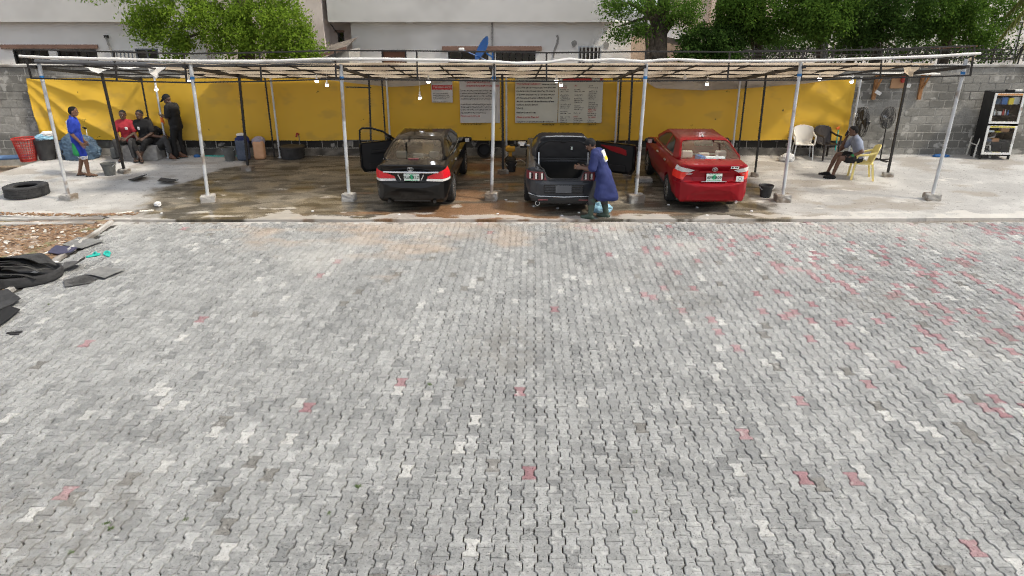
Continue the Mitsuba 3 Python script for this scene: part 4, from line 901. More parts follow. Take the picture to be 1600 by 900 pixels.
CAM = dict(side=side_cam, plan=plan_c, front=front_c, wheel_r=.325, wheel_y=(1.06, 3.83), wheel_x=.795, belt=1.04, cavity=(-.74, .74, .62, 3.35, .35, 1.3),
           cside=[(.36, .95), (.40, 1.06), (1.12, 1.37), (1.45, 1.44), (1.95, 1.465), (2.4, 1.46), (2.8, 1.40), (3.55, 1.06), (3.6, .95)], cplan=[(0, .32), (.45, .36), (.68, .46), (.775, .75), (.80, 1.6), (.80, 2.9), (.72, 3.4), (0, 3.6)],
           cfront=[(0, .95), (.82, .95), (.80, 1.05), (.60, 1.40), (.52, 1.445), (.30, 1.468), (0, 1.475)],
           rear_win=[(0, 1.075), (.70, 1.085), (.725, 1.11), (.575, 1.375), (.52, 1.40), (0, 1.41)], rw_y=1.45, wind=[(0, 1.07), (.68, 1.08), (.55, 1.38), (0, 1.41)], ws_y=2.7,
           side_win=[[(1.16, 1.10), (1.62, 1.345), (2.02, 1.385), (2.02, 1.09)], [(2.10, 1.09), (2.10, 1.388), (2.42, 1.38), (2.72, 1.31), (3.18, 1.08)]],
           lamps=[([(.46, .955), (.58, .90), (.86, .93), (.95, .93), (.95, 1.02), (.80, 1.025), (.62, 1.0)], 'lamp_clear', .42, 0), ([(.60, .895), (.72, .74), (.95, .76), (.95, .925), (.86, .925)], 'lamp_glow', .50, 0)],
           lid=([(0, .70), (.46, .71), (.56, .86), (.44, .955), (.60, 1.01), (.66, 1.06), (.64, 1.2), (0, 1.25)], .42, .69), bump=(.55, .685), doors=(1.15, 2.08, 3.15), shelf='tissue_white', spokes=10)
def car_place(x, rz, sc, y=16.12):
    return place(x, y, slab_z(y + 1.05) - .01, rz=rz, sc=sc, rx=math.radians(2.0)) @ np.diag([1, 1, 1.06, 1])
# --- red saloon
red = thing('parked_car', 'glossy red saloon car parked nose in, white tissue boxes on its rear shelf', 'car')
MR = car_place(4.65, 0.0, .975)
sedan(red, MR, 'paint_red', CAM)
seats(red, 'cabin_beige', MR)
part(red, 'emblem', badge_ovals(.062, .985, .055), 'chrome', M=MR)
def plate(car, M, x, y, z, txt, frame=True):
    k = part(car, 'licence_plate', box(x - .185, x + .185, y - .012, y, z - .085, z + .085, .004), 'plate_white', M=M)
    part(k, 'green_map', moved(lathe([(0, 0), (.055, 0), (.055, .003), (0, .003)], 7), x, y - .013, z + .005, rx=math.pi / 2), 'plate_green', M=M)
    t = meshkit.text_mesh(txt, .062, .003, True); w = t.bounds[1][0]; t.apply_transform(TX(x - w / 2, y - .017, z - .03)); part(k, 'lettering', t, 'plate_ink', M=M)
    part(k, 'strip', join(box(x - .16, x + .16, y - .0145, y - .012, z - .074, z - .062), box(x - .12, x + .12, y - .0145, y - .012, z + .058, z + .068)), 'plate_green', M=M)
plate(red, MR, 0.0, .075, .80, 'APP 809')
part(red, 'number_lamp_bar', box(-.36, .36, .055, .10, .905, .935, .01), 'paint_red', M=MR)
stk = part(red, 'sticker', box(.52, .70, .06, .068, .71, .83, .002), 'plate_white', M=MR)
part(stk, 'print', moved(lathe([(.035, 0), (.042, 0), (.042, .002), (.035, .002)], 16), .61, .058, .77, rx=math.pi / 2), 'ink', M=MR)
stk = part(red, 'sticker', box(.36, .55, .035, .045, 1.00, 1.06, .002), 'plate_white', M=MR)
part(stk, 'print', join(box(.38, .42, .032, .034, 1.015, 1.045), box(.45, .53, .032, .034, 1.02, 1.04)), 'ink', M=MR)
for t_, x_, z_, h_ in (('CAMRY', -.68, .865, .032), ('LE', .66, .865, .03)):
    t = meshkit.text_mesh(t_, h_, .006, True); t.apply_transform(TX(x_, .045 + .03 * (abs(x_) > .6), z_)); part(red, 'badge', t, 'chrome', M=MR)
part(red, 'brake_lamp', box(-.14, .14, .52, .56, 1.085, 1.11, .006), 'lamp_red', M=MR)
for s in (-1, 1):
    mirror_unit(red, s * .96, 3.02, 1.06, 'trim_black', MR)
    for y in (1.45, 2.40): part(red, 'door_handle', box(s * .905 - .02, s * .905 + .02, y - .09, y + .09, .90, .93, .008), 'chrome', M=MR)
    part(red, 'belt_trim', tube([(s * .80, 1.1, 1.085), (s * .825, 2.0, 1.08), (s * .80, 3.2, 1.075)], .008, 5), 'chrome', M=MR)
part(red, 'exhaust', tube([(.58, .02, .25), (.58, .3, .25)], .035, 10), 'chrome', M=MR)
part(red, 'roof_aerial', hull_of(((0, 1.50, 1.455), .03), ((0, 1.42, 1.46), .014), ((0, 1.50, 1.49), .012)), 'plate_white', M=MR)
part(red, 'wiper_trim', box(-.30, .30, .045, .075, .70, .715, .004), 'chrome', M=MR)
def on_car(name, lab, cat, mesh, m, M, group=None): return single(name, lab, cat, mesh, m, group, M=M)
on_car('tissue_box', 'blue and white tissue box on the rear shelf of the red car', 'box', join(moved(box(-.07, .07, -.13, .13, 0, .12, .008), -.16, .88, 1.0, rz=.3)), 'tissue_blue', MR)
on_car('tissue_box', 'wide pale tissue box beside the blue one on the red car shelf', 'box', moved(box(-.24, .24, -.07, .07, 0, .09, .01), .20, .90, 1.0, rz=-.05), 'tissue_white', MR)
q = np.array([[0, 0], [.12, .02], [.2, -.03], [.08, .11], [-.02, .06]])
on_car('tissue', 'crumpled tissue pulled from the box in the red car', 'tissue', hull_of(((.15, .78, 1.05), .02), ((.30, .75, 1.05), .02), ((.22, .80, 1.14), .012)), 'tissue_white', MR)

# --- black saloon
AV = dict(CAM)
AV.update(side=[(.18, .22), (.08, .30), (.03, .45), (-.02, .585), (.0, .63), (.10, .725), (.11, .80), (.085, .98), (.035, 1.075), (.07, 1.10), (.4, 1.115), (.8, 1.125), (3.5, 1.07), (4.2, .96), (4.7, .80), (4.90, .62), (4.95, .40), (4.8, .22)],
          plan=[(0, -.03), (.42, -.01), (.65, .04), (.78, .12), (.87, .26), (.91, .48), (.92, .9), (.925, 1.6), (.92, 3.2), (.91, 4.1), (.84, 4.55), (.60, 4.85), (0, 4.95)], wheel_y=(1.12, 3.92), wheel_r=.33, wheel_x=.81,
          cside=[(.42, .95), (.46, 1.08), (1.22, 1.39), (1.6, 1.455), (2.0, 1.48), (2.5, 1.47), (2.95, 1.40), (3.65, 1.07), (3.7, .95)], cplan=[(0, .38), (.45, .42), (.68, .52), (.785, .82), (.81, 1.6), (.81, 3.0), (.72, 3.5), (0, 3.7)],
          cfront=[(0, .95), (.83, .95), (.81, 1.07), (.63, 1.41), (.55, 1.455), (.3, 1.48), (0, 1.487)], cavity=(-.74, .74, .66, 3.45, .35, 1.3),
          rear_win=[(0, 1.10), (.69, 1.11), (.715, 1.135), (.59, 1.39), (.53, 1.415), (0, 1.425)], rw_y=1.6, wind=[(0, 1.08), (.68, 1.09), (.56, 1.39), (0, 1.42)], ws_y=2.8,
          side_win=[[(1.22, 1.12), (1.58, 1.34), (1.75, 1.37), (1.75, 1.115)], [(1.80, 1.115), (1.80, 1.375), (2.15, 1.395), (2.15, 1.11)], [(2.22, 1.11), (2.22, 1.397), (2.55, 1.39), (2.85, 1.32), (3.3, 1.09)]],
          lamps=[([(.38, .775), (.40, .83), (.64, .92), (.82, .99), (.95, 1.07), (.95, .775)], 'lamp_red', .46, 0), ([(.36, .725), (.38, .771), (.95, .771), (.95, .715)], 'lamp_clear', .42, 0)],
          lid=([(0, .695), (.30, .70), (.42, .79), (.43, .85), (.66, .925), (.70, 1.06), (.68, 1.2), (0, 1.25)], .48, .69), bump=(.60, .69), doors=(1.2, 2.18, 3.25), shelf='cabin_ash', spokes=10,
          open_door=(-1.2, -.74, 2.19, 3.24, .32, 1.2), skip_win=(5,))
blk = thing('parked_car', 'glossy black saloon car with its left front door wide open', 'car')
MB = car_place(-2.33, -.045, .965)
sedan(blk, MB, 'paint_black', AV)
seats(blk, 'cabin_ash', MB)
part(blk, 'emblem', badge_ovals(.07, 1.005, .055), 'chrome', M=MB)
part(blk, 'chrome_strip', join([tube([(-.66, .105, .925), (-.4, .055, .93), (0, .038, .935), (.4, .055, .93), (.66, .105, .925)], .022, 8)]), 'chrome', M=MB)
plate(blk, MB, .02, .07, .815, 'KJA 512')
for s in (-1, 1):
    part(blk, 'plate_trim', bar((s * .31, .078, .87), (s * .24, .082, .74), .02), 'chrome', M=MB)
    for y in (1.50, 2.50): 
        if not (s < 0 and y > 2.2): part(blk, 'door_handle', box(s * .915 - .02, s * .915 + .02, y - .09, y + .09, .92, .95, .008), 'chrome', M=MB)
    part(blk, 'belt_trim', tube([(s * .815, 1.2, 1.105), (s * .83, 2.0, 1.10), (s * .80, 3.2, 1.085)], .009, 5), 'chrome', M=MB)
part(blk, 'brake_lamp', box(-.13, .13, .52, .56, 1.115, 1.14, .006), 'lamp_dull', M=MB)
part(blk, 'lower_grille', box(-.45, .45, .10, .16, .24, .30, .01), 'trim_black', M=MB)
for s in (-1, 1): part(blk, 'exhaust', tube([(s * .55, .03, .26), (s * .55, .3, .26)], .04, 10), 'trim_black', M=MB)
mirror_unit(blk, .98, 3.12, 1.09, 'paint_black', MB)
def door(car, hx, hy, ang, L, zb, zt, pm, M, inner, frame=True, mirror=True, panel=None, s=-1):
    """open front door, hinged at its leading edge; local u runs from hinge to trailing edge"""
    a = math.radians(ang); D = M @ place(hx, hy, 0, rz=0) @ trimesh.transformations.rotation_matrix(s * a, [0, 0, 1])
    prof = [(0, zb), (-L + .08, zb), (-L, zb + .12), (-L, .95), (-L + .03, 1.06), (-.10, 1.07), (0, 1.0)]
    slabm = soften(ext(sg.Polygon([(y, z) for y, z in prof]).buffer(-.03).buffer(.03), 'x', -.055, .055), .07, 4)
    k = part(car, 'open_door', slabm, pm, M=D, smooth=38)
    xi = -s * .062
    part(k, 'trim_panel', ext(sg.Polygon([(y * .94 - .03, zb + .05 + (z - zb) * .93) for y, z in prof]).buffer(-.02), 'x', min(xi, xi + s * .02), max(xi, xi + s * .02)), inner, M=D, smooth=False)
    if not panel: part(k, 'armrest', box(min(xi, xi - s * .06), max(xi, xi - s * .06), -L * .72, -.25, .78, .85, .02), inner, M=D)
    part(k, 'door_pocket', box(min(xi, xi - s * .05), max(xi, xi - s * .05), -L * .8, -.2, .36, .52, .02), inner, M=D)
    if panel: part(k, 'inlay', ext(sg.Polygon(panel).buffer(-.01).buffer(.01), 'x', min(xi - s * .006, xi - s * .016), max(xi - s * .006, xi - s * .016)), 'cabin_red', M=D, smooth=False)
    if frame:
        top = [(-L + .02, 1.04), (-L + .05, 1.38), (-L + .12, 1.425), (-.72, 1.41), (-.40, 1.30), (-.05, 1.05)]
        part(k, 'window_frame', tube([(-s * 0 + .0, y, z) for y, z in top], .026, 8), pm, M=D)
        part(k, 'window', ext(sg.Polygon([(y * .98 - .02, z - .015) for y, z in top]), 'x', -.004, .004), 'car_glass', M=D, smooth=False)
    else:
        pass
    if mirror:
        b = hull_of(((s * .10, -.20, 1.10), .07), ((s * .23, -.20, 1.11), .065), ((s * .22, -.13, 1.10), .05))
        mk = part(k, 'mirror', b, pm, M=D, smooth=60); part(mk, 'glass', box(s * .17 - .07, s * .17 + .07, -.278, -.272, 1.05, 1.15, .003), 'chrome', M=D)
    part(k, 'speaker', moved(lathe([(0, .012), (.07, .010), (.08, 0)], 16), xi - s * .004, -.22, .45, ry=-s * math.pi / 2), 'trim_black', M=D)
    return k
door(blk, -.92, 3.22, 62, 1.08, .30, 1.4, 'paint_black', MB, 'cabin_dark')

# --- grey convertible, boot open
MU = dict(side=[(.20, .20), (.08, .27), (.02, .38), (.0, .62), (.03, .68), (.07, .72), (.06, .92), (.02, 1.01), (.05, 1.035), (.35, 1.05), (.9, 1.06), (3.3, 1.02), (4.2, .92), (4.65, .78), (4.76, .55), (4.70, .22)],
          plan=[(0, .0), (.42, .01), (.66, .05), (.80, .14), (.885, .30), (.925, .52), (.935, .9), (.935, 1.3), (.90, 1.9), (.905, 3.2), (.92, 3.9), (.86, 4.4), (.62, 4.68), (0, 4.78)],
          front=[(0, .20), (.68, .20), (.80, .32), (.89, .52), (.93, .70), (.905, .90), (.84, 1.0), (.72, 1.05), (.45, 1.065), (0, 1.07)],
          cside=[(1.02, .90), (1.06, 1.04), (1.45, 1.30), (1.75, 1.375), (2.2, 1.39), (2.6, 1.36), (3.3, 1.02), (3.35, .9)], cplan=[(0, .98), (.45, 1.0), (.66, 1.1), (.76, 1.35), (.79, 1.9), (.79, 2.8), (.70, 3.2), (0, 3.3)],
          cfront=[(0, .90), (.84, .90), (.80, 1.02), (.62, 1.30), (.55, 1.355), (.3, 1.385), (0, 1.395)])
mus = thing('parked_car', 'dark grey soft top convertible with open boot and open right door', 'car')
MM = car_place(1.19, -.03, .965)
body = three(MU['side'], sym(MU['plan']), sym(MU['front']))
for y in (1.08, 3.80):
    for s in (-1, 1):
        c = m3.Manifold.cylinder(.5, .385, .385, 40).transform(np.array([[0, 0, 1, 0], [1, 0, 0, y], [0, 1, 0, .34]], float))
        body = body - c.translate([.60 if s > 0 else -1.10, 0, 0])
well = ext(sg.Polygon([(-.68, 1.2), (-.68, .985), (-.47, .965), (-.40, .81), (-.33, .765), (.33, .765), (.40, .81), (.47, .965), (.68, .985), (.68, 1.2)]), 'y', -.2, .86)
body = body - (well ^ mbox(-1, 1, .10, .86, 0, 2)) - well - mbox(-.56, .56, .13, .84, .42, 1.2) - mbox(-.72, .72, 1.25, 3.15, .35, 1.3) - mbox(.74, 1.2, 2.0, 3.12, .30, 1.2)
lampm = []
for s in (-1, 1):
    pz = sg.Polygon([(s * a, b) for a, b in [(.405, .745), (.95, .745), (.95, .94), (.50, .94), (.455, .90)]]); pr = ext(pz.buffer(0), 'y', -.2, .34)
    lampm.append(body ^ pr); body = body - pr
bump = body ^ mbox(-1.2, 1.2, -.3, .60, 0, .725); body = body - mbox(-1.2, 1.2, -.3, .606, 0, .731)
part(mus, 'body', body, 'paint_grey', M=MM, smooth=38); part(mus, 'rear_bumper', bump, 'paint_grey', M=MM, smooth=38)
for s, k in zip((-1, 1), lampm):
    lk = part(mus, 'tail_lamp', k, 'lamp_dull', M=MM, smooth=38)
    for j, x in enumerate((.52, .66, .80)): part(lk, 'reverse_bar', box(s * x - .022, s * x + .022, .002 + .022 * j * j, .09 + .028 * j * j, .775, .905, .008), 'lamp_clear', M=MM)
    for j, x in enumerate((.52, .66, .80)): part(lk, 'dark_bar', box(s * (x - .04) - .016, s * (x - .04) + .016, .002 + .020 * j * j, .07 + .026 * j * j, .77, .91, .006), 'trim_black', M=MM)
cab = three(MU['cside'], sym(MU['cplan']), sym(MU['cfront']), 0, .05, 9); inn = three(MU['cside'], sym(MU['cplan']), sym(MU['cfront']), .03, .05, 9)
sh = cab - inn
wp = sg.Polygon([(2.0, 1.06), (2.0, 1.27), (2.35, 1.30), (2.62, 1.25), (3.05, 1.03)]).buffer(0)
fw = ext(sg.Polygon(sym([(0, 1.04), (.66, 1.05), (.55, 1.30), (0, 1.33)])), 'y', 2.55, 5)
for c in (ext(wp, 'x', .4, 1.2), ext(wp, 'x', -1.2, -.4), fw): sh = sh - c
part(mus, 'soft_top', sh ^ mbox(-1, 1, 0, 5, 1.0, 2), 'soft_top', M=MM, smooth=38)
ga = three(MU['cside'], sym(MU['cplan']), sym(MU['cfront']), .006, .05, 9) - three(MU['cside'], sym(MU['cplan']), sym(MU['cfront']), .011, .05, 9)
part(mus, 'windscreen', ga ^ fw, 'car_glass', M=MM, smooth=38); part(mus, 'side_window', ga ^ ext(wp, 'x', -1.2, -.4), 'tinted_glass', M=MM, smooth=38)
for y in (1.08, 3.80):
    for s in (-1, 1): wheel(mus, s * .835, y, .34, .24, MM, 5)
part(mus, 'boot_floor', box(-.555, .555, .135, .835, .40, .43), 'cloth_black_', M=MM)
part(mus, 'boot_lining', join(box(-.555, .555, .825, .835, .43, 1.0), box(-.557, -.547, .135, .825, .43, .94), box(.547, .557, .135, .825, .43, .94), box(-.55, .55, .134, .142, .43, .75)), 'cloth_black_', M=MM, smooth=False)
part(mus, 'boot_seal', tube([(-.70, .84, 1.045), (-.66, .35, 1.04), (-.48, .12, .975), (-.41, .09, .82), (-.33, .085, .775), (.33, .085, .775), (.41, .09, .82), (.48, .12, .975), (.66, .35, 1.04), (.70, .84, 1.045), (0, .87, 1.06), (-.70, .84, 1.045)], .018, 6), 'rubber', M=MM)
part(mus, 'boot_sill', box(-.34, .34, .05, .15, .735, .757, .01), 'paint_grey', M=MM)
# raised lid: the underside with its pressed lining faces the camera
LM = MM @ place(0, .90, 1.03, rx=math.radians(72)) 
lidp = sg.Polygon(sym([(0, 0), (.66, 0), (.69, -.11), (.65, -.40), (.56, -.54), (.40, -.63), (0, -.66)])).buffer(-.04).buffer(.04)
lk = part(mus, 'boot_lid', soften(ext(lidp, 'z', 0, .05), .08, 3), 'paint_grey', M=MM @ place(0, .90, 1.03, rx=-math.radians(60)), smooth=38)
LL = MM @ place(0, .90, 1.03, rx=-math.radians(60))
part(lk, 'lining', soften(ext(lidp.buffer(-.07), 'z', -.014, .01), .06, 3), 'soft_top', M=LL, smooth=38)
part(lk, 'inner_frame', tube([(x, y, -.012) for x, y in np.array(lidp.buffer(-.055).exterior.coords)], .014, 6, caps=False), 'trim_black', M=LL)
part(lk, 'spoiler', soften(ext(sg.Polygon(sym([(0, -.60), (.50, -.57), (.56, -.53), (.58, -.62), (.48, -.69), (0, -.71)])), 'z', .0, .06), .06, 3), 'paint_grey', M=LL, smooth=38)
part(lk, 'lip_trim', tube([(-.44, -.69, .0), (-.2, -.708, .0), (.2, -.708, .0), (.44, -.69, .0)], .012, 6), 'alloy', M=LL)
part(lk, 'handle', box(.18, .22, -.42, -.33, -.035, -.014, .006), 'plate_white', M=LL)
part(lk, 'latch', box(-.06, .06, -.60, -.55, -.04, -.01, .008), 'trim_black', M=LL)
for x in (-.60, .60): part(lk, 'strut', bar(MM[:3, :3] @ (x, .60, .99) + MM[:3, 3], MM[:3, :3] @ (x, .66, 1.26) + MM[:3, 3], .03), 'alloy')
part(mus, 'plate_recess', box(-.47, .47, -.012, .03, .46, .66, .01), 'trim_black', M=MM)
for z in (.50, .54, .58, .62): part(mus, 'louvre', box(-.46, .46, -.018, .0, z - .008, z + .008, .004), 'paint_grey', M=MM)
part(mus, 'plate_blank', box(-.19, .19, -.026, -.012, .475, .645, .004), 'grey_pipe', M=MM)
part(mus, 'diffuser', soften(ext(sg.Polygon(sym([(0, .22), (.62, .22), (.76, .30), (.84, .40), (.80, .43), (.6, .38), (0, .37)])), 'y', -.03, .12), .07, 3), 'trim_black', M=MM, smooth=38)
part(mus, 'bumper_trim', tube([(-.84, .10, .44), (-.66, .03, .385), (0, -.03, .38), (.66, .03, .385), (.84, .10, .44)], .014, 6), 'alloy', M=MM)
for s in (-1, 1):
    part(mus, 'reflector', box(s * .49 - .12, s * .49 + .12, -.04, -.01, .30, .328, .006), 'lamp_dull', M=MM)
    ek = part(mus, 'exhaust', lathe([(.045, 0), (.058, 0), (.058, .25), (.045, .25), (.045, 0)], 18, place(s * .62, -.03, .235, rx=-math.pi / 2)), 'chrome', M=MM)
    part(ek, 'dark_plug', lathe([(0, .03), (.047, .03), (.047, .05), (0, .05)], 18, place(s * .62, -.03, .235, rx=-math.pi / 2)), 'cloth_black_', M=MM)  # black disc painted in for the shade inside the tailpipe
mirror_unit(mus, -.98, 2.75, 1.04, 'alloy', MM)
for x in (-.38, .38): part(mus, 'front_seat', join(box(x - .24, x + .24, 2.0, 2.5, .38, .54, .05), moved(box(-.24, .24, -.07, .07, 0, .62, .05), x, 1.98, .46, rx=-.18)), 'cabin_dark', M=MM)
part(mus, 'underbody', box(-.78, .78, .35, 4.3, .18, .28), 'trim_black', M=MM)
door(mus, .92, 3.10, 62, 1.25, .30, 1.35, 'paint_black', MM, 'cabin_dark', frame=False, mirror=False, panel=[(-.20, 1.0), (-.80, .98), (-1.0, .92), (-1.02, .78), (-.60, .86)], s=1)

# ------------------------------------------------------------------ people
mat('skin_dark', mottled((.075, .041, .028), (.095, .053, .036), 9, 60), .5)
mat('skin_brown', mottled((.15, .075, .045), (.19, .10, .06), 9, 60), .5)
mat('skin_deep', mottled((.11, .058, .040), (.135, .073, .05), 9, 60), .48)
mat('hair', (.008, .007, .007), .85)
mat('eye', (.5, .47, .43), .3)
mat('cloth_blue', mottled((0.0082, 0.0287, 0.2624), (0.018, 0.048, 0.39), 5, 60, .7), .85); mat('cloth_navy', mottled((0.0115, 0.0189, 0.0861), (0.0228, 0.0336, 0.132), 5, 60, .7), .85); mat('cloth_red', mottled((0.2952, 0.018, 0.0287), (0.438, 0.0324, 0.048), 5, 60, .7), .85)
mat('cloth_black', (.011, .011, .012), .9); mat('cloth_charcoal', mottled((.035, .035, .036), (.055, .055, .056), 9, 70), .9); mat('cloth_grey', mottled((0.1804, 0.205, 0.2706), (0.27, 0.306, 0.402), 5, 60, .7), .9)
mat('cloth_white', (.66, .66, .66), .85); mat('cloth_green', (.02, .24, .08), .85); mat('cloth_orange', (.80, .17, .035), .8); mat('cloth_yellow', (.7, .5, .05), .8)
mat('boot_green', mottled((.030, .055, .042), (.05, .08, .062), 8, 60), .45); mat('sole', (.25, .24, .23), .8)
V3 = lambda p: np.array(p, float)
def unit(v): v = V3(v); return v / (np.linalg.norm(v) + 1e-9)
def hand(w, d, side, curl, s=1.0):
    """palm, four unequal bent fingers and a thumb leaving the side of the palm"""
    d = unit(d); side = unit(V3(side) - d * (V3(side) @ d)); nrm = np.cross(d, side); w = V3(w)
    P = lambda a, b, c=0: w + s * (d * a + side * b + nrm * c)
    out = [m3.Manifold.batch_hull([ball(P(.0, -.018), .020 * s), ball(P(.0, .018), .020 * s), ball(P(.075, -.032), .015 * s), ball(P(.075, .032), .015 * s)])]
    for b, L in ((-.033, .062), (-.011, .076), (.011, .082), (.033, .072)):
        p0 = P(.078, b); c = curl
        d1 = unit(d * math.cos(c * .6) + nrm * math.sin(c * .6)); d2 = unit(d * math.cos(c * 1.5) + nrm * math.sin(c * 1.5))
        p1 = p0 + d1 * L * .5 * s; p2 = p1 + d2 * L * .55 * s
        out += [bone(p0, p1, .0105 * s, .0095 * s, 8), bone(p1, p2, .0095 * s, .008 * s, 8)]
    t0 = P(.028, .030); t1 = t0 + s * .042 * unit(d * .7 + side * .75 + nrm * .2); t2 = t1 + s * .034 * unit(d * .95 + side * .25 + nrm * .35)
    out += [bone(t0, t1, .014 * s, .0115 * s, 8), bone(t1, t2, .0115 * s, .009 * s, 8)]
    return out
STAND = dict(pelvis=(0, 0, .95), chest=(0, .0, 1.28), neck=(0, -.01, 1.47), head=(0, .025, 1.63), look=(0, 1, -.05),
             shR=(.185, -.01, 1.41), elR=(.235, -.03, 1.12), wrR=(.245, .07, .90), shL=(-.185, -.01, 1.41), elL=(-.235, -.03, 1.12), wrL=(-.245, .07, .90),
             hipR=(.095, 0, .92), knR=(.105, .025, .50), anR=(.11, -.02, .085), toeR=(.13, .15, .03), hipL=(-.095, 0, .92), knL=(-.105, .025, .50), anL=(-.11, -.02, .085), toeL=(-.13, .15, .03), curl=.45)
class Body:
    def __init__(s, **k):
        s.__dict__.update({a: (V3(b) if not np.isscalar(b) else b) for a, b in {**STAND, **k}.items()})
        s.up = unit(s.chest - s.pelvis); s.lat = unit(s.shR - s.shL); s.hlat = unit(s.hipR - s.hipL)
    def torso(s, i=0.):
        hips = [ball(s.hipL + s.up * .03, .095 + i), ball(s.hipR + s.up * .03, .095 + i)]
        fw = unit(np.cross(s.up, s.lat))
        wc = s.pelvis * .45 + s.chest * .55; waist = [ball(wc + s.lat * .062, .092 + i), ball(wc - s.lat * .062, .092 + i)]
        ch = [ball(s.chest + s.lat * .085 + s.up * .03, .108 + i), ball(s.chest - s.lat * .085 + s.up * .03, .108 + i)]
        sh = [ball(s.shL - s.lat * -.015, .062 + i), ball(s.shR - s.lat * .015, .062 + i)]
        trap = [ball(s.neck - s.up * .01, .058 + i * .4)]
        return [m3.Manifold.batch_hull(hips + waist), m3.Manifold.batch_hull(waist + ch), m3.Manifold.batch_hull(ch + sh), m3.Manifold.batch_hull(sh + trap)]
    def arm(s, S, f=2.0, i=0.):
        sh, el, wr = getattr(s, 'sh' + S), getattr(s, 'el' + S), getattr(s, 'wr' + S)
        if f <= 1: e = sh + (el - sh) * f; return [bone(sh, e, .060 + i, .050 + i * 1.25)]
        r = .034 if f >= 2 else .036
        e2 = el + (wr - el) * min(f - 1, 1)
        return [bone(sh, el, .058 + i, .043 + i), bone(el, el + (e2 - el) * .35, .043 + i, .042 + i), bone(el + (e2 - el) * .35, e2, .042 + i, .029 + i + .006 * (f < 2))]
    def leg(s, S, f=2.0, i=0., j=None):
        h, k, a = getattr(s, 'hip' + S), getattr(s, 'kn' + S), getattr(s, 'an' + S); j = i if j is None else j
        if f <= 1: e = h + (k - h) * f; return [bone(h, e, .090 + i, .062 + .02 * (1 - f) + j)]
        e = k + (a - k) * min(f - 1, 1); c = k + (a - k) * .3
        back = unit(np.cross(unit(a - k), s.hlat)) * -.012
        out = [bone(h, k, .090 + i, .060 + i)]
        if f - 1 > .3: out += [bone(k, c + back, .058 + i, .056 + i), bone(c + back, e, .056 + i, .037 + j)]
        else: out += [bone(k, e, .058 + i, .056 + j)]
        return out
    def foot(s, S, i=0., sole=0.):
        a, t = getattr(s, 'an' + S), getattr(s, 'toe' + S); d = unit((t - a) * [1, 1, 0]); l = np.array([-d[1], d[0], 0])
        z = t[2]
        he = np.array([a[0], a[1], z]) - d * .045
        ball_ = np.array([a[0], a[1], z]) + d * .125
        return [m3.Manifold.batch_hull([ball(a - (0, 0, .02), .036 + i), ball(he, .028 + i), ball(ball_ + l * .022, .022 + i), ball(ball_ - l * .022, .022 + i)]),
                m3.Manifold.batch_hull([ball(ball_ + l * .022, .021 + i), ball(ball_ - l * .022, .021 + i), ball(ball_ + d * .06 + l * .012, .015 + i), ball(ball_ + d * .06 - l * .012, .015 + i)])]
    def headm(s):
        f = unit(s.look); u = unit(V3((0, 0, 1)) - f * f[2]); l = np.cross(f, u); c = s.head
        P = lambda a, b, d: c + l * a + f * b + u * d
        sk = [m3.Manifold.batch_hull([ball(P(0, -.02, .035), .088), ball(P(0, .03, .045), .076), ball(P(0, .025, -.02), .070), ball(P(0, -.03, .0), .080)]),
              m3.Manifold.batch_hull([ball(P(0, .03, -.02), .066), ball(P(.025, .055, -.085), .030), ball(P(-.025, .055, -.085), .030), ball(P(.045, .0, -.06), .030), ball(P(-.045, .0, -.06), .030)]),
              m3.Manifold.batch_hull([ball(P(0, .098, .012), .010), ball(P(.012, .105, -.030), .012), ball(P(-.012, .105, -.030), .012), ball(P(0, .118, -.028), .010)]),
              m3.Manifold.batch_hull([ball(P(.030, .088, .032), .014), ball(P(-.030, .088, .032), .014)]),
              m3.Manifold.batch_hull([ball(P(.022, .092, -.062), .012), ball(P(-.022, .092, -.062), .012), ball(P(0, .098, -.066), .012)])]
        for e in (-1, 1): sk.append(m3.Manifold.batch_hull([ball(P(e * .085, -.008, .012), .014), ball(P(e * .082, -.004, -.030), .011), ball(P(e * .088, -.022, .0), .010)]))
        sk.append(bone(s.neck - unit(s.head - s.neck) * .03, P(0, -.015, -.06), .056, .052))
        return sk, P
    def mesh(s, skip_feet=False):
        sk, P = s.headm()
        fine = []
        for S, e in (('R', 1), ('L', -1)):
            wr, el = getattr(s, 'wr' + S), getattr(s, 'el' + S)
            d = getattr(s, 'hd' + S, unit(wr - el)); sd_ = getattr(s, 'hs' + S, V3((0, 1, 0)) if abs(unit(d)[1]) < .8 else V3((0, 0, 1)))
            fine += hand(wr, d, sd_, s.curl * (1 if e > 0 else -1), 1.0)
        big = s.torso() + s.arm('R') + s.arm('L') + s.leg('R') + s.leg('L')
        if not skip_feet: big += s.foot('R') + s.foot('L')
        b = soften(union(big), .03, 7); h = soften(union(sk), .014, 4); f = soften(union(fine), .009, 2)
        return b + h + f
def logo(k, B, side, up, off, w, h, M, m='cloth_white', marks=True, name='logo', back=False):
    fw = unit(np.cross(B.up, B.lat)) * (-1 if back else 1)
    c = B.chest + B.lat * side + B.up * up + fw * off
    R = np.eye(4); R[:3, 0], R[:3, 1], R[:3, 2], R[:3, 3] = B.lat, fw, B.up, c
    lk = part(k, name, box(-w / 2, w / 2, -.02, .02, -h / 2, h / 2, .012), m, M=M @ R)
    return lk, M @ R
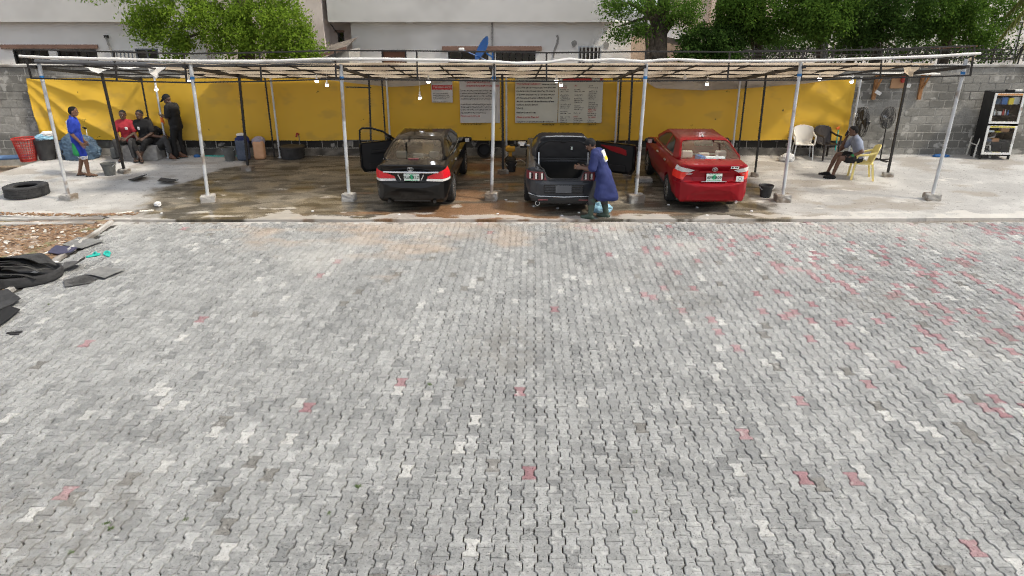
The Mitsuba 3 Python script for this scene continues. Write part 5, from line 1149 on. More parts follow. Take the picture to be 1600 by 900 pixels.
def person(label, B, skin, M, garments, hair='short', feet=True):
    k = thing('person', label, 'person')
    part(k, 'body', B.mesh(skip_feet=not feet), skin, M=M, smooth=60)
    sk, P = B.headm()
    if hair:
        cap_ = m3.Manifold.batch_hull([ball(P(0, -.024, .042), .092), ball(P(0, .018, .062), .074), ball(P(0, -.038, .0), .080)])
        f = unit(B.look); cut = B.head + f * .052
        part(k, 'hair', soften(cap_, .02, 3) - ball(P(0, .125, -.025), .118, 24) - hull_of((P(.05, .07, -.12), .06), (P(-.05, .07, -.12), .06), (P(0, .1, -.03), .05)), 'hair', M=M, smooth=60)
    part(k, 'eyes', union([ball(P(e * .032, .088, .010), .011) for e in (-1, 1)]), 'eye', M=M)
    for nm, m_, man, *lab in garments:
        me = tm(soften(union(man), .03, 6)); w_ = .0 if nm in ('slipper', 'shoe', 'rubber_boot', 'cap') else .030
        me.vertices = me.vertices + me.vertex_normals * w_ * (meshkit.fbm(me.vertices * [9, 9, 14], 3, 5) - .42)[:, None]
        part(k, nm, me, m_, M=M, smooth=60, label=lab[0] if lab else None)
    return k, P
def slipper(B, S): 
    a, t = getattr(B, 'an' + S), getattr(B, 'toe' + S); d = unit((t - a) * [1, 1, 0]); l = np.array([-d[1], d[0], 0]); g = np.array([a[0], a[1], t[2] - .022])
    so = m3.Manifold.batch_hull([ball(g - d * .07 + l * .015, .012), ball(g - d * .07 - l * .015, .012), ball(g + d * .12 + l * .033, .012), ball(g + d * .12 - l * .033, .012), ball(g + d * .20, .012)])
    st = m3.Manifold.batch_hull([ball(g + d * .08 + l * .04, .012), ball(g + d * .06 + l * .02 + (0, 0, .055), .012), ball(g + d * .06 - l * .02 + (0, 0, .055), .012), ball(g + d * .08 - l * .04, .012), ball(g + d * .13 + (0, 0, .045), .012)])
    return [so, st]
def shoe(B, S): return B.foot(S, .016)
# 1 --- man in the blue polo shirt, strolling to the right
B = Body(knR=(.10, .10, .50), anR=(.10, .12, .085), toeR=(.11, .29, .03), knL=(-.10, -.01, .50), anL=(-.10, -.13, .085), toeL=(-.11, .04, .03), elR=(.235, -.04, 1.12), wrR=(.235, .12, .88), elL=(-.23, .0, 1.12), wrL=(-.22, .10, .87), head=(0, .05, 1.63), look=(-.05, 1, -.08))
M = place(-11.92, 19.62, slab_z(19.62), rz=math.radians(-72), sc=1.075)
k, P = person('man in a bright blue shirt and blue shorts standing in profile by the leftmost post', B, 'skin_brown', M, [
    ('shirt', 'cloth_blue', B.torso(.022) + B.arm('R', .78, .022) + B.arm('L', .78, .022) + [hull_of((B.hipL + (0, 0, .0), .112), (B.hipR, .112), (B.pelvis + (0, 0, .2), .11))]),
    ('shorts', 'cloth_blue', [hull_of((B.hipL, .105), (B.hipR, .105))] + B.leg('R', .95, .020, .030) + B.leg('L', .95, .020, .030)),
    ('collar', 'cloth_blue', [hull_of((B.neck + (.03, .0, .0), .056), (B.neck + (-.03, 0, .0), .056), (B.neck + (0, -.01, .035), .055))]),
    ('slipper', 'rubber', slipper(B, 'R')), ('slipper', 'rubber', slipper(B, 'L'))])
lk, MRk = logo(k, B, .0, .0, .13, .17, .27, M, back=True)
part(lk, 'print', join(box(-.05, .0, .02, .024, .0, .05), box(.01, .06, .02, .024, -.09, -.03)), 'cloth_yellow', M=MRk)
part(lk, 'print', join(box(-.06, .06, .02, .024, .06, .09), box(-.05, .05, .02, .0235, -.12, -.10)), 'cloth_navy', M=MRk)
e = B.hipR + (B.knR - B.hipR) * .93; e2 = B.hipL + (B.knL - B.hipL) * .93
part(k, 'hem', soften(union([bone(e, e + (B.knR - B.hipR) * .025, .096, .096), bone(e2, e2 + (B.knL - B.hipL) * .025, .096, .096)]), .03, 4), 'cloth_white', M=M, label='white hem of the shorts')
part(k, 'side_panel', soften(m3.Manifold.batch_hull([ball(B.hipR + (.035, -.055, -.08), .06), ball(B.hipR + (.05, -.055, -.30), .07), ball(B.hipR + (.05, -.02, -.33), .06)]), .03, 3), 'cloth_green', M=M, label='green side panel of the shorts')
# 2, 3 --- two men on the block bench, facing the bay
def seated(**kw):
    base = dict(pelvis=(0, 0, .52), chest=(0, .08, .85), neck=(0, .10, 1.04), head=(0, .14, 1.20), look=(0, 1, -.15), shR=(.185, .10, .98), shL=(-.185, .10, .98), elR=(.25, .16, .72), elL=(-.25, .16, .72), wrR=(.09, .36, .60), wrL=(-.09, .36, .60),
                hipR=(.10, .04, .50), hipL=(-.10, .04, .50), knR=(.19, .45, .50), knL=(-.19, .45, .50), anR=(.16, .42, .085), anL=(-.16, .42, .085), toeR=(.19, .58, .03), toeL=(-.19, .58, .03), hsR=(-1, .2, .2), hsL=(1, .2, .2), curl=.7)
    base.update(kw); return Body(**base)
B = seated(knR=(.17, .46, .52), knL=(-.24, .44, .51), anR=(.12, .40, .085), anL=(-.28, .45, .085), toeL=(-.35, .59, .03), toeR=(.10, .56, .03), look=(-.12, 1, -.22))
M = place(-11.62, 21.78, slab_z(21.7), rz=math.radians(180), sc=1.10)
k, P = person('seated man in a red shirt on the block bench behind the front black post', B, 'skin_dark', M, [
    ('shirt', 'cloth_red', B.torso(.020) + B.arm('R', .7, .022) + B.arm('L', .7, .022)),
    ('trousers', 'cloth_charcoal', [hull_of((B.hipL, .112), (B.hipR, .112))] + B.leg('R', 1.86, .018, .028) + B.leg('L', 1.86, .018, .028)),
    ('slipper', 'rubber', slipper(B, 'R')), ('slipper', 'rubber', slipper(B, 'L'))])
logo(k, B, -.07, .03, .125, .065, .085, M)
B = seated(knR=(.20, .44, .50), knL=(-.16, .46, .51), anR=(-.02, .55, .085), anL=(.06, .46, .085), toeR=(-.09, .69, .03), toeL=(.13, .60, .03), look=(.30, 1, -.10), head=(.03, .13, 1.20))
M = place(-11.10, 21.80, slab_z(21.7), rz=math.radians(180), sc=1.10)
k, P = person('seated man in a black shirt with crossed ankles on the block bench', B, 'skin_dark', M, [
    ('shirt', 'cloth_black', B.torso(.022) + B.arm('R', .75, .022) + B.arm('L', .75, .022)),
    ('shorts', 'cloth_black', [hull_of((B.hipL, .112), (B.hipR, .112))] + B.leg('R', 1.45, .018, .03) + B.leg('L', 1.45, .018, .03)),
    ('slipper', 'rubber', slipper(B, 'R')), ('slipper', 'rubber', slipper(B, 'L'))])
logo(k, B, .075, .03, .125, .06, .085, M)
# 4 --- man slumped low behind them
B = seated(pelvis=(0, 0, .30), chest=(0, -.22, .60), neck=(0, -.30, .78), head=(0, -.30, .95), shR=(.185, -.26, .74), shL=(-.185, -.26, .74), elR=(.24, -.05, .62), elL=(-.24, -.05, .62), wrR=(.12, .18, .58), wrL=(-.12, .18, .56), hipR=(.1, .04, .28), hipL=(-.1, .04, .28), knR=(.16, .40, .55), knL=(-.12, .44, .52), anR=(.15, .52, .10), anL=(-.14, .56, .10), toeR=(.18, .68, .04), toeL=(-.17, .72, .04), look=(0, 1, .05))
M = place(-10.78, 21.86, slab_z(21.8) + .04, rz=math.radians(-112), sc=1.08)
k, P = person('man in dark clothes slumped low on the floor behind the bench, mostly hidden', B, 'skin_deep', M, [
    ('shirt', 'cloth_black', B.torso(.022) + B.arm('R', .75, .022) + B.arm('L', .75, .022)),
    ('trousers', 'cloth_charcoal', [hull_of((B.hipL, .112), (B.hipR, .112))] + B.leg('R', 1.8, .018, .028) + B.leg('L', 1.8, .018, .028)),
    ('slipper', 'brown_shutter', slipper(B, 'R')), ('slipper', 'brown_shutter', slipper(B, 'L'))])
# 5 --- man in a cap, head bowed over an orange cloth
B = Body(chest=(0, .03, 1.28), neck=(0, .06, 1.46), head=(0, .135, 1.59), look=(0, 1, -.62), shR=(.185, .04, 1.40), shL=(-.185, .04, 1.40), elR=(.24, .06, 1.12), elL=(-.24, .06, 1.12), wrR=(.06, .31, 1.14), wrL=(-.05, .33, 1.16), hsR=(-1, .3, .3), hsL=(1, .3, .3),
         knR=(.10, .03, .50), anR=(.11, -.04, .085), toeR=(.12, .13, .03), knL=(-.10, .08, .50), anL=(-.11, .08, .085), toeL=(-.13, .25, .03), curl=1.0)
M = place(-10.15, 21.78, slab_z(21.8), rz=math.radians(82), sc=1.10)
k, P = person('man in black shirt, trousers and cap standing with bowed head at the yellow sheet', B, 'skin_dark', M, [
    ('shirt', 'cloth_black', B.torso(.026) + B.arm('R', .75, .026) + B.arm('L', .75, .026) + [hull_of((B.hipL + (0, -.02, -.06), .115), (B.hipR + (0, -.02, -.06), .115), (B.pelvis + (0, 0, .2), .11))]),
    ('trousers', 'cloth_black', [hull_of((B.hipL, .108), (B.hipR, .108))] + B.leg('R', 1.97, .016, .04) + B.leg('L', 1.97, .016, .04)),
    ('cap', 'cloth_black', [m3.Manifold.batch_hull([ball(B.headm()[1](0, -.02, .05), .100), ball(B.headm()[1](0, .02, .06), .088)]), m3.Manifold.batch_hull([ball(B.headm()[1](.05, .10, .062), .013), ball(B.headm()[1](-.05, .10, .062), .013), ball(B.headm()[1](.035, .185, .040), .010), ball(B.headm()[1](-.035, .185, .040), .010)])]),
    ('slipper', 'rubber', slipper(B, 'R')), ('slipper', 'rubber', slipper(B, 'L'))], hair=None)
logo(k, B, -.06, .05, .135, .06, .09, M)
c = (M @ np.array([0, .40, 1.10, 1]))[:3]
single('cleaning_cloth', 'orange cloth hanging from the hands of the man in the cap', 'cloth', soften(hull_of((c + (0, 0, .02), .03), (c + (.02, 0, -.10), .045), (c + (-.02, .02, -.22), .02)) + hull_of((c + (.03, 0, 0), .025), (c + (.05, .02, -.17), .02)), .03, 4), 'cloth_orange', smooth=60)
# 6 --- worker in the navy coat and green boots at the open boot
B = Body(pelvis=(0, -.06, .95), chest=(0, .06, 1.25), neck=(0, .15, 1.41), head=(0, .235, 1.525), look=(0, 1, -.55), shR=(.185, .09, 1.36), shL=(-.185, .09, 1.36), elR=(.25, .10, 1.06), elL=(-.25, .13, 1.06), wrR=(.13, .34, 1.03), wrL=(-.20, .38, 1.08),
         hipR=(.095, -.06, .91), hipL=(-.095, -.06, .91), knR=(.10, -.04, .50), anR=(.11, -.13, .10), toeR=(.13, .04, .035), knL=(-.11, .12, .51), anL=(-.13, .15, .10), toeL=(-.12, .32, .035), curl=.9, hsL=(.3, .2, 1), hsR=(-.3, .2, 1))
M = place(2.00, 15.86, slab_z(15.7) + .0, rz=math.radians(70), sc=1.09)
def boot(S):
    a, kn = getattr(B, 'an' + S), getattr(B, 'kn' + S); top = a + (kn - a) * .80
    return B.foot(S, .016) + [bone(a, a + (top - a) * .4, .056, .066), bone(a + (top - a) * .4, top, .066, .078)]
skirt = [hull_of((B.hipL + (0, -.01, .05), .125), (B.hipR + (0, -.01, .05), .125), (B.hipL + (-.09, .02, -.40), .10), (B.hipR + (.09, .02, -.40), .10), (B.pelvis + (0, -.24, -.46), .10), (B.pelvis + (0, .16, -.42), .09))]
k, P = person('worker in a long navy coat and green rubber boots at the open car boot', B, 'skin_deep', M, [
    ('coat', 'cloth_navy', B.torso(.035) + B.arm('R', .85, .032) + B.arm('L', .85, .032) + skirt + [hull_of((B.hipL, .13), (B.hipR, .13), (B.chest + (0, -.05, -.1), .13))]),
    ('trousers', 'cloth_charcoal', B.leg('R', 1.5, .018, .03) + B.leg('L', 1.5, .018, .03)),
    ('rubber_boot', 'boot_green', boot('R')), ('rubber_boot', 'boot_green', boot('L')),
    ('cap', 'cloth_black', [m3.Manifold.batch_hull([ball(B.headm()[1](0, -.02, .045), .097), ball(B.headm()[1](0, .03, .058), .080), ball(B.headm()[1](0, -.03, .02), .092)])])], hair=None)
lk, MRk = logo(k, B, .0, .02, .135, .19, .24, M, back=True)
part(lk, 'print', join(box(-.09, .09, .02, .024, -.09, -.01)), 'cloth_yellow', M=MRk)
# 7 --- man on the yellow chair, elbow on knee, hand to face
B = seated(pelvis=(0, -.02, .54), chest=(0, .10, .86), neck=(0, .17, 1.04), head=(0, .235, 1.17), look=(.12, 1, -.22), shR=(.19, .14, .98), shL=(-.19, .14, .98), elR=(.25, .42, .66), wrR=(.10, .36, .98), elL=(-.30, .02, .72), wrL=(-.24, .22, .61),
           hipR=(.10, .03, .52), hipL=(-.10, .03, .52), knR=(.19, .47, .56), knL=(-.20, .46, .53), anR=(.20, .64, .09), anL=(-.15, .57, .09), toeR=(.24, .80, .035), toeL=(-.14, .74, .035), hdR=(-.3, -.25, .8), hsR=(-.6, .6, 0), hsL=(1, .2, 0), curl=.8)
M = place(9.46, 19.32, slab_z(19.3), rz=math.radians(75), sc=1.10)
k, P = person('man in grey shirt and black shorts on the yellow chair, hand to face', B, 'skin_deep', M, [
    ('shirt', 'cloth_grey', B.torso(.018) + B.arm('R', .6, .018) + B.arm('L', .6, .018)),
    ('shorts', 'cloth_black', [hull_of((B.hipL, .112), (B.hipR, .112))] + B.leg('R', .62, .02, .035) + B.leg('L', .62, .02, .035)),
    ('shoe', 'cloth_black', shoe(B, 'R')), ('shoe', 'cloth_black', shoe(B, 'L'))])
for S in 'RL':
    a, t = getattr(B, 'an' + S), getattr(B, 'toe' + S); d = unit((t - a) * [1, 1, 0]); g = np.array([a[0], a[1], .014])
    part(k, 'sole', soften(hull_of((g - d * .055, .03), (g + d * .18, .026)) ^ mbox(-2, 2, -2, 2, -.012, .03), .03, 1), 'cloth_white', M=M)
part(k, 'watch', soften(bone(B.wrL, B.wrL + unit(B.elL - B.wrL) * .035, .036, .037), .02, 2), 'cloth_green', M=M)
pm = (M @ np.array([.075, .36, 1.10, 1]))[:3]
single('mobile_phone', 'dark phone held to the face of the man on the yellow chair', 'phone', moved(box(-.006, .006, -.035, .035, -.075, .075, .005), *pm, rz=math.radians(75), rx=.3), 'trim_black')

# ------------------------------------------------------------------ seats, fans, cabinet and the clutter of the bay
scene['cabinet_glass'] = {'type': 'thindielectric', 'int_ior': 1.3}
mat('strip_yellow', (.68, .56, .05), .5); mat('chair_white', (.70, .68, .63), .4); mat('chair_brown', (.030, .024, .022), .4); mat('chair_yellow', (.72, .60, .22), .42)
mat('wood', mottled((.26, .12, .045), (.38, .19, .08), 9, 60), .7); mat('bin_black', mottled((.018, .018, .019), (.04, .04, .042), 6, 50), .6)
mat('bucket_grey', mottled((.075, .08, .08), (.13, .135, .13), 7, 50), .6); mat('basket_red', (.38, .035, .028), .45); mat('sheet_blue', mottled((.035, .07, .12), (.07, .12, .18), 5, 40), .6)
mat('pipe_blue', (.10, .18, .33), .5); mat('jerry_blue', mottled((.05, .07, .11), (.09, .11, .16), 6, 40), .6); mat('jerry_peach', mottled((.55, .30, .16), (.66, .40, .24), 5, 40), .55); mat('wrap_lilac', (.32, .30, .38), .6)
mat('teal', (.02, .42, .36), .5); mat('cloth_sky', mottled((.20, .42, .58), (.36, .58, .70), 12, 50), .8); mat('tool_yellow', (.62, .34, .03), .5); mat('carton', (.42, .25, .14), .85)
mat('navy_rubber', (.05, .05, .09), .85); mat('mat_dark', mottled((.022, .022, .023), (.045, .045, .047), 9, 70), .8); mat('mat_grey', mottled((.14, .14, .14), (.21, .21, .205), 9, 90), .9)
def local(k, parts_, M):
    for nm, mesh, m in parts_: part(k, nm, mesh, m, M=M, smooth=40)
def armchair(label, m, M, legm=None, solid_arms=True, slim=False):
    k = thing('plastic_chair', label, 'chair')
    seat = grid(lambda u, v: ((u - .5) * (.48 - .06 * v), -.22 + .44 * v, .43 - .03 * np.sin(np.pi * u) * np.sin(np.pi * v)), 12, 12); s2 = seat.copy(); s2.vertices[:, 2] -= .025; s2.invert()
    part(k, 'seat', join(seat, s2, tube([(-.24, -.22, .42), (.24, -.22, .42)], .018, 8), tube([(-.24, -.22, .42), (-.21, .22, .42)], .016, 8), tube([(.24, -.22, .42), (.21, .22, .42)], .016, 8)), m, M=M)
    def back(u, v):
        a = (u - .5) * 2; w = .21 + .06 * np.sin(v * 2.2)
        return a * w, .22 + .13 * v - .07 * a * a, .43 + .45 * v - .05 * a * a * v
    b = grid(back, 14, 14); b2 = b.copy(); b2.vertices[:, 1] += .018; b2.invert()
    e = [np.stack(back(np.array([u]), np.array([v])), -1)[0] + (0, .009, 0) for u, v in [(0, 0), (0, .3), (0, .6), (0, .9), (.1, 1), (.3, 1), (.5, 1), (.7, 1), (.9, 1), (1, .9), (1, .6), (1, .3), (1, 0)]]
    part(k, 'backrest', join(b, b2, tube(e, .014, 7)), m, M=M)
    for s in (-1, 1):
        part(k, 'armrest', soften(union([bone((s * .25, .26, .72), (s * .27, .05, .655), .028, .028), bone((s * .27, .05, .655), (s * .27, -.19, .64), .028, .026), bone((s * .27, -.19, .64), (s * .25, -.21, .44), .024, .024)]), .04, 3), m, M=M)
        for y, yy in ((-.21, -.25), (.20, .27)):
            part(k, 'leg', bar((s * .22, y, .42), (s * .255, yy, .0), .026 if slim else .050, .026 if slim else .034), legm or m, M=M, smooth=False)
    return k
armchair('white plastic armchair with slim metal legs at the yellow sheet', 'chair_white', place(8.86, 21.72, slab_z(21.7), rz=math.radians(-12), sc=1.08), 'galvanised', slim=True)
armchair('dark brown plastic armchair beside the white one', 'chair_brown', place(9.56, 21.68, slab_z(21.7), rz=math.radians(14), sc=1.08))
armchair('pale yellow plastic armchair with a man seated on it', 'chair_yellow', place(9.58, 19.35, slab_z(19.35), rz=math.radians(-105), sc=1.06))
armchair('white plastic chair half hidden between the cabinet and the block wall', 'chair_white', place(14.42, 22.0, slab_z(22.0), rz=math.radians(-95), sc=.9))
def fan(label, px, hz, face, R, y, blades=True, tilt=0):
    x, z0 = px, slab_z(y); k = thing('standing_fan', label, 'fan')
    part(k, 'pole', tube([(x, y, z0 + .03), (x, y, hz - .1)], [.022, .016], 8), 'dark_steel')
    part(k, 'base', join(*[bar((x, y, z0 + .02), (x + .34 * math.cos(a), y + .34 * math.sin(a), z0 + .02), .05, .03) for a in (.2, 1.77, 3.34, 4.91)]), 'dark_steel', smooth=False)
    M = place(x, y, hz, rz=face) @ place(rx=math.pi / 2 + tilt)          # local z = away from the fan's face
    part(k, 'motor', lathe([(0, -.02), (.07, -.02), (.085, .03), (.08, .14), (.05, .19), (0, .20)], 18, M @ place(0, 0, -.20)), 'alloy' if R < .33 else 'trim_black')
    rings = [tube([(r_ * math.cos(a), r_ * math.sin(a), z) for a in np.linspace(0, 2 * np.pi, 33)], .006 if r_ < R else .010, 5, caps=False) for r_, z in ((R, .0), (R * .97, -.06), (R * .97, .06), (R * .66, .10), (R * .66, -.10), (R * .33, .115), (R * .12, .12))]
    wires = [tube([(R * .10 * math.cos(a), R * .10 * math.sin(a), s * .12), (R * .6 * math.cos(a), R * .6 * math.sin(a), s * .105), (R * .97 * math.cos(a), R * .97 * math.sin(a), s * .06), (R * math.cos(a), R * math.sin(a), 0)], .0032, 4) for a in np.linspace(0, 2 * np.pi, 41)[:-1] for s in (-1, 1)]
    part(k, 'guard', join(rings + wires), 'dark_steel', M=M)
    for i in range(3):
        a0 = i * 2 * np.pi / 3
        bl = grid(lambda u, v: ((.05 + (R * .86 - .05) * u) * np.cos(a0 + (v - .5) * (1.2 - .35 * u)), (.05 + (R * .86 - .05) * u) * np.sin(a0 + (v - .5) * (1.2 - .35 * u)), .03 * (v - .5)), 8, 6); b2 = bl.copy(); b2.vertices[:, 2] -= .006; b2.invert()
        part(k, 'blade', join(bl, b2), 'bin_black', M=M)
fan('large black standing fan turned sideways behind the man on the yellow chair', 10.313, 1.431, math.radians(-97), .43, 21.3)
fan('smaller standing fan with a grey motor left of the black post by the wall', 11.164, 1.534, math.radians(35), .32, 21.5)
# glazed cabinet
cb = thing('display_cabinet', 'tall black cabinet with white framed glass doors full of car care goods', 'cabinet')
CM = place(14.66, 21.80, slab_z(21.8) + .01, rz=math.radians(-4)); W, D_, Hh = .44, .27, 1.96
part(cb, 'carcass', join(box(-W, -W + .02, -D_, D_, .1, Hh), box(W - .02, W, -D_, D_, .1, Hh), box(-W, W, D_ - .02, D_, .1, Hh), box(-W, W, -D_, D_, Hh - .02, Hh + .01), box(-W + .02, W - .02, -D_ + .01, D_ - .02, .1, .12)), 'trim_black', M=CM, smooth=False)
for sx in (-1, 1):
    for sy in (-1, 1): part(cb, 'leg', box(sx * (W - .03) - .025, sx * (W - .03) + .025, sy * (D_ - .03) - .025, sy * (D_ - .03) + .025, 0, .1), 'trim_black', M=CM)
for z in (.50, .78, 1.28, 1.60): part(cb, 'shelf', box(-W + .02, W - .02, -D_ + .03, D_ - .02, z, z + .012), 'cabin_dark', M=CM)
for z0, z1 in ((.14, 1.00), (1.06, Hh - .02)):
    k = part(cb, 'door', join(box(-W + .01, -W + .075, -D_ - .03, -D_ - .002, z0, z1, .004), box(W - .075, W - .01, -D_ - .03, -D_ - .002, z0, z1, .004), box(-W + .075, W - .075, -D_ - .029, -D_ - .002, z1 - .065, z1, .004), box(-W + .075, W - .075, -D_ - .029, -D_ - .002, z0, z0 + .065, .004)), 'white_plastic', M=CM)
    part(k, 'pane', box(-W + .06, W - .06, -D_ - .018, -D_ - .014, z0 + .05, z1 - .05), 'cabinet_glass', M=CM, smooth=False)
    part(k, 'handle', box(W - .06, W - .03, -D_ - .06, -D_ - .03, (z0 + z1) / 2 - .06, (z0 + z1) / 2 + .06, .006), 'chrome', M=CM)
for nm, z, m, tx in (('header_strip', Hh - .075, 'lamp_amber', ''), ('middle_strip', .945, 'strip_yellow', '')):
    part(cb, nm + '_print', join(*[box(-W + .13 + .045 * j, -W + .13 + .045 * j + .03, -D_ - .036, -D_ - .034, z + .015, z + .035) for j in range(14)]), 'ink' if 'mid' in nm else 'carton', M=CM, smooth=False)
    k = part(cb, nm, box(-W + .09, W - .09, -D_ - .034, -D_ - .030, z, z + .05), m, M=CM)
rr = random.Random(9)
tone = {'sheet_blue': 'dark blue', 'tissue_blue': 'bright blue', 'strip_yellow': 'yellow', 'tissue_white': 'white', 'bin_black': 'black', 'cabin_beige': 'beige', 'white_plastic': 'plain white', 'basket_red': 'red', 'alloy': 'silver', 'carton': 'brown carton', 'jerry_blue': 'grey blue', 'wood': 'wood brown', 'bucket_grey': 'grey'}
for (z, items), lev in zip(((1.61, [('sheet_blue', .2, .17), ('tissue_blue', .16, .21), ('strip_yellow', .14, .19), ('tissue_white', .2, .22)]), (1.292, [('bin_black', .06, .14), ('tissue_white', .05, .17), ('cabin_beige', .05, .15), ('white_plastic', .1, .11), ('basket_red', .07, .16), ('alloy', .05, .18), ('tissue_blue', .06, .15)]),
                 (.792, [('tissue_white', .22, .05), ('strip_yellow', .16, .03), ('carton', .24, .17)]), (.512, [('jerry_blue', .2, .08), ('wood', .2, .1)]), (.13, [('bucket_grey', .3, .1), ('strip_yellow', .25, .06)])), ('top', 'second', 'third', 'fourth', 'bottom')):
    x = -.36
    for m, w, h in items:
        M2 = CM @ place(x + w / 2, rr.uniform(-.16, -.06), z)
        tall = w < .08
        single('cabinet_item', f'{tone[m]} {"bottle" if tall else "packet"} on the {lev} shelf of the tall cabinet', 'bottle' if tall else 'packet', (lathe([(0, 0), (w * .45, 0), (w * .47, h * .6), (w * .2, h * .78), (w * .2, h), (0, h)], 12) if tall else box(-w / 2, w / 2, -.07, .07, 0, h, .008)), m, 'goods on the shelves of the tall cabinet', M=M2)
        x += w + rr.uniform(.01, .03)
k = thing('device', 'small black and white device lying on top of the tall cabinet', 'device')
part(k, 'case', box(-.13, .10, -.06, .06, 0, .06, .012), 'trim_black', M=CM @ place(.12, -.05, Hh + .012)); part(k, 'cover', box(-.02, .19, -.055, .055, .0, .055, .01), 'white_plastic', M=CM @ place(.24, -.05, Hh + .012))
# wall shelf on timber brackets
ws = thing('wall_shelf', 'white shelf board on two timber brackets on the bare block wall', 'shelf')
x0, x1 = 10.82, 12.648; zt = 2.763
part(ws, 'board', box(x0, x1, 21.82, 22.2, zt - .03, zt + .01, .006), 'chair_white')
for x in (10.962, 12.344):
    part(ws, 'upright', box(x - .05, x + .05, 22.14, 22.22, zt - .78, zt - .03, .006), 'wood')
    part(ws, 'strut', bar((x + .02, 21.86, zt - .05), (x + .02, 22.14, zt - .45), .05, .04), 'wood', smooth=False)
single('panel', 'brown square board fixed to the block wall under the shelf', 'board', box(11.415, 11.82, 22.17, 22.215, 2.312, 2.629, .006), 'carton')
single('fire_extinguisher', 'small red cylinder hanging under the wall shelf', 'extinguisher', join(lathe([(0, 0), (.06, .0), (.065, .03), (.065, .2), (.03, .25), (.02, .3), (0, .3)], 14, place(11.711, 22.08, 2.489))), 'basket_red')
single('socket_box', 'white socket box on the block wall right of the black post', 'socket', box(11.898, 12.024, 22.16, 22.235, 2.331, 2.452, .008), 'white_plastic')
single('socket_box', 'tilted white socket plate at the left timber bracket', 'socket', moved(box(-.09, .09, -.03, .03, -.05, .05, .008), 11.046, 22.12, 2.191, ry=.5), 'white_plastic')
# clutter at the left wall
def lumpy(rx, ry, rz, seed, amp=.25, sub=4, flat=0.0):
    m = trimesh.creation.icosphere(sub); v = m.vertices; n_ = meshkit.fbm(v * 1.6 + seed, 4, seed) - .5; rd = np.abs(meshkit.noise(v * 5 + seed, seed + 3) - .5)
    m.vertices = v * (1 + 2 * amp * n_[:, None] - amp * .9 * rd[:, None]) * [rx, ry, rz]
    m.vertices[:, 2] = np.maximum(m.vertices[:, 2], -flat if flat else -rz * .55); return m
def bucket(label, x, y, rt, rb, h, m, handle=True, name='bucket', rim=True, M=None):
    k = thing(name, label, 'bucket'); z = slab_z(y)
    part(k, 'shell', lathe([(0, .02), (rb - .012, .02), (rt - .012, h - .01), (rt, h), (rt + .016, h), (rt + .016, h - .03), (rt, h - .03), (rb, 0), (0, 0)], 26, place(x, y, z)), m, smooth=40)
    if handle: part(k, 'handle', tube([(x + (rt + .012) * math.cos(a), y - .05 - .06 * math.sin(a), z + h - .03 - .09 * math.sin(a)) for a in np.linspace(0, np.pi, 12)], .007, 5), 'galvanised')
    return k
k = thing('laundry_basket', 'red slatted plastic basket at the left end of the yellow sheet', 'basket'); bx, by, bz = -14.62, 21.45, slab_z(21.45); h = .66
rad = lambda t: .21 + .10 * t
part(k, 'rim', tube([(bx + .325 * math.cos(a), by + .325 * math.sin(a), bz + h) for a in np.linspace(0, 2 * np.pi, 33)], .022, 7, caps=False), 'basket_red')
part(k, 'lattice', join([tube([(bx + rad(t) * math.cos(a), by + rad(t) * math.sin(a), bz + h * t) for a in np.linspace(0, 2 * np.pi, 33)], .012, 5, caps=False) for t in np.linspace(0, .93, 9)] + [bar((bx + rad(0) * math.cos(a), by + rad(0) * math.sin(a), bz), (bx + rad(1) * math.cos(a), by + rad(1) * math.sin(a), bz + h), .024, .012) for a in np.linspace(0, 2 * np.pi, 27)[:-1]]), 'basket_red')
part(k, 'base', lathe([(0, 0), (.21, 0), (.21, .02), (0, .02)], 20, place(bx, by, bz)), 'basket_red')
k = bucket('black waste bin with pale cloths heaped on it beside the red basket', -14.15, 21.62, .28, .22, .62, 'bin_black', False, 'waste_bin')
single('cloth_heap', 'white and pale blue cloths lying on the black waste bin', 'cloth', moved(lumpy(.30, .22, .12, 3, .3), -14.1, 21.62, slab_z(21.6) + .66), 'cloth_sky', smooth=50)
single('white_rag', 'white rag on top of the heap on the waste bin', 'cloth', moved(lumpy(.20, .15, .09, 7, .35), -13.98, 21.6, slab_z(21.6) + .76), 'cloth_white', smooth=50)
single('blue_cover', 'crumpled dark blue cover heaped over equipment behind the man in blue', 'cover', moved(lumpy(.62, .38, .50, 11, .22, 5), -13.2, 21.75, slab_z(21.7) + .26), 'sheet_blue', smooth=25)
single('trolley_frame', 'tangle of thin rods under the blue cover by the leftmost post', 'frame', join(*[tube([(-13.75 + .09 * i, 21.5, slab_z(21.5) + .02), (-13.7 + .09 * i + .08 * math.sin(i * 2), 21.45, slab_z(21.5) + .3)], .012, 5) for i in range(4)], tube([(-13.8, 21.48, slab_z(21.5) + .15), (-13.35, 21.48, slab_z(21.5) + .2)], .012, 5)), 'dark_steel')
for i, (a, b) in enumerate((((-17.5, 21.35), (-14.85, 21.75)), ((-17.5, 21.2), (-14.95, 21.62)), ((-17.5, 21.5), (-14.9, 21.9)))):
    single('plastic_pipe', ['grey blue pipe lying on the earth at the left wall, middle one', 'grey blue pipe lying nearest at the left wall', 'grey blue pipe lying closest to the left wall'][i], 'pipe', tube([(a[0], a[1], slab_z(21.4) + .02), (b[0], b[1], slab_z(21.6) + .05)], .05, 10), 'pipe_blue')
k = thing('floor_squeegee', 'floor squeegee with a bent black head leaning behind the man in blue', 'squeegee')
part(k, 'stick', tube([(-12.83, 21.6, 0.471), (-13.015, 22.0, 1.14), (-13.045, 21.95, 1.186)], .014, 6), 'galvanised'); part(k, 'grip', tube([(-13.015, 22.0, 1.14), (-13.035, 21.9, 1.193)], .03, 8), 'trim_black')
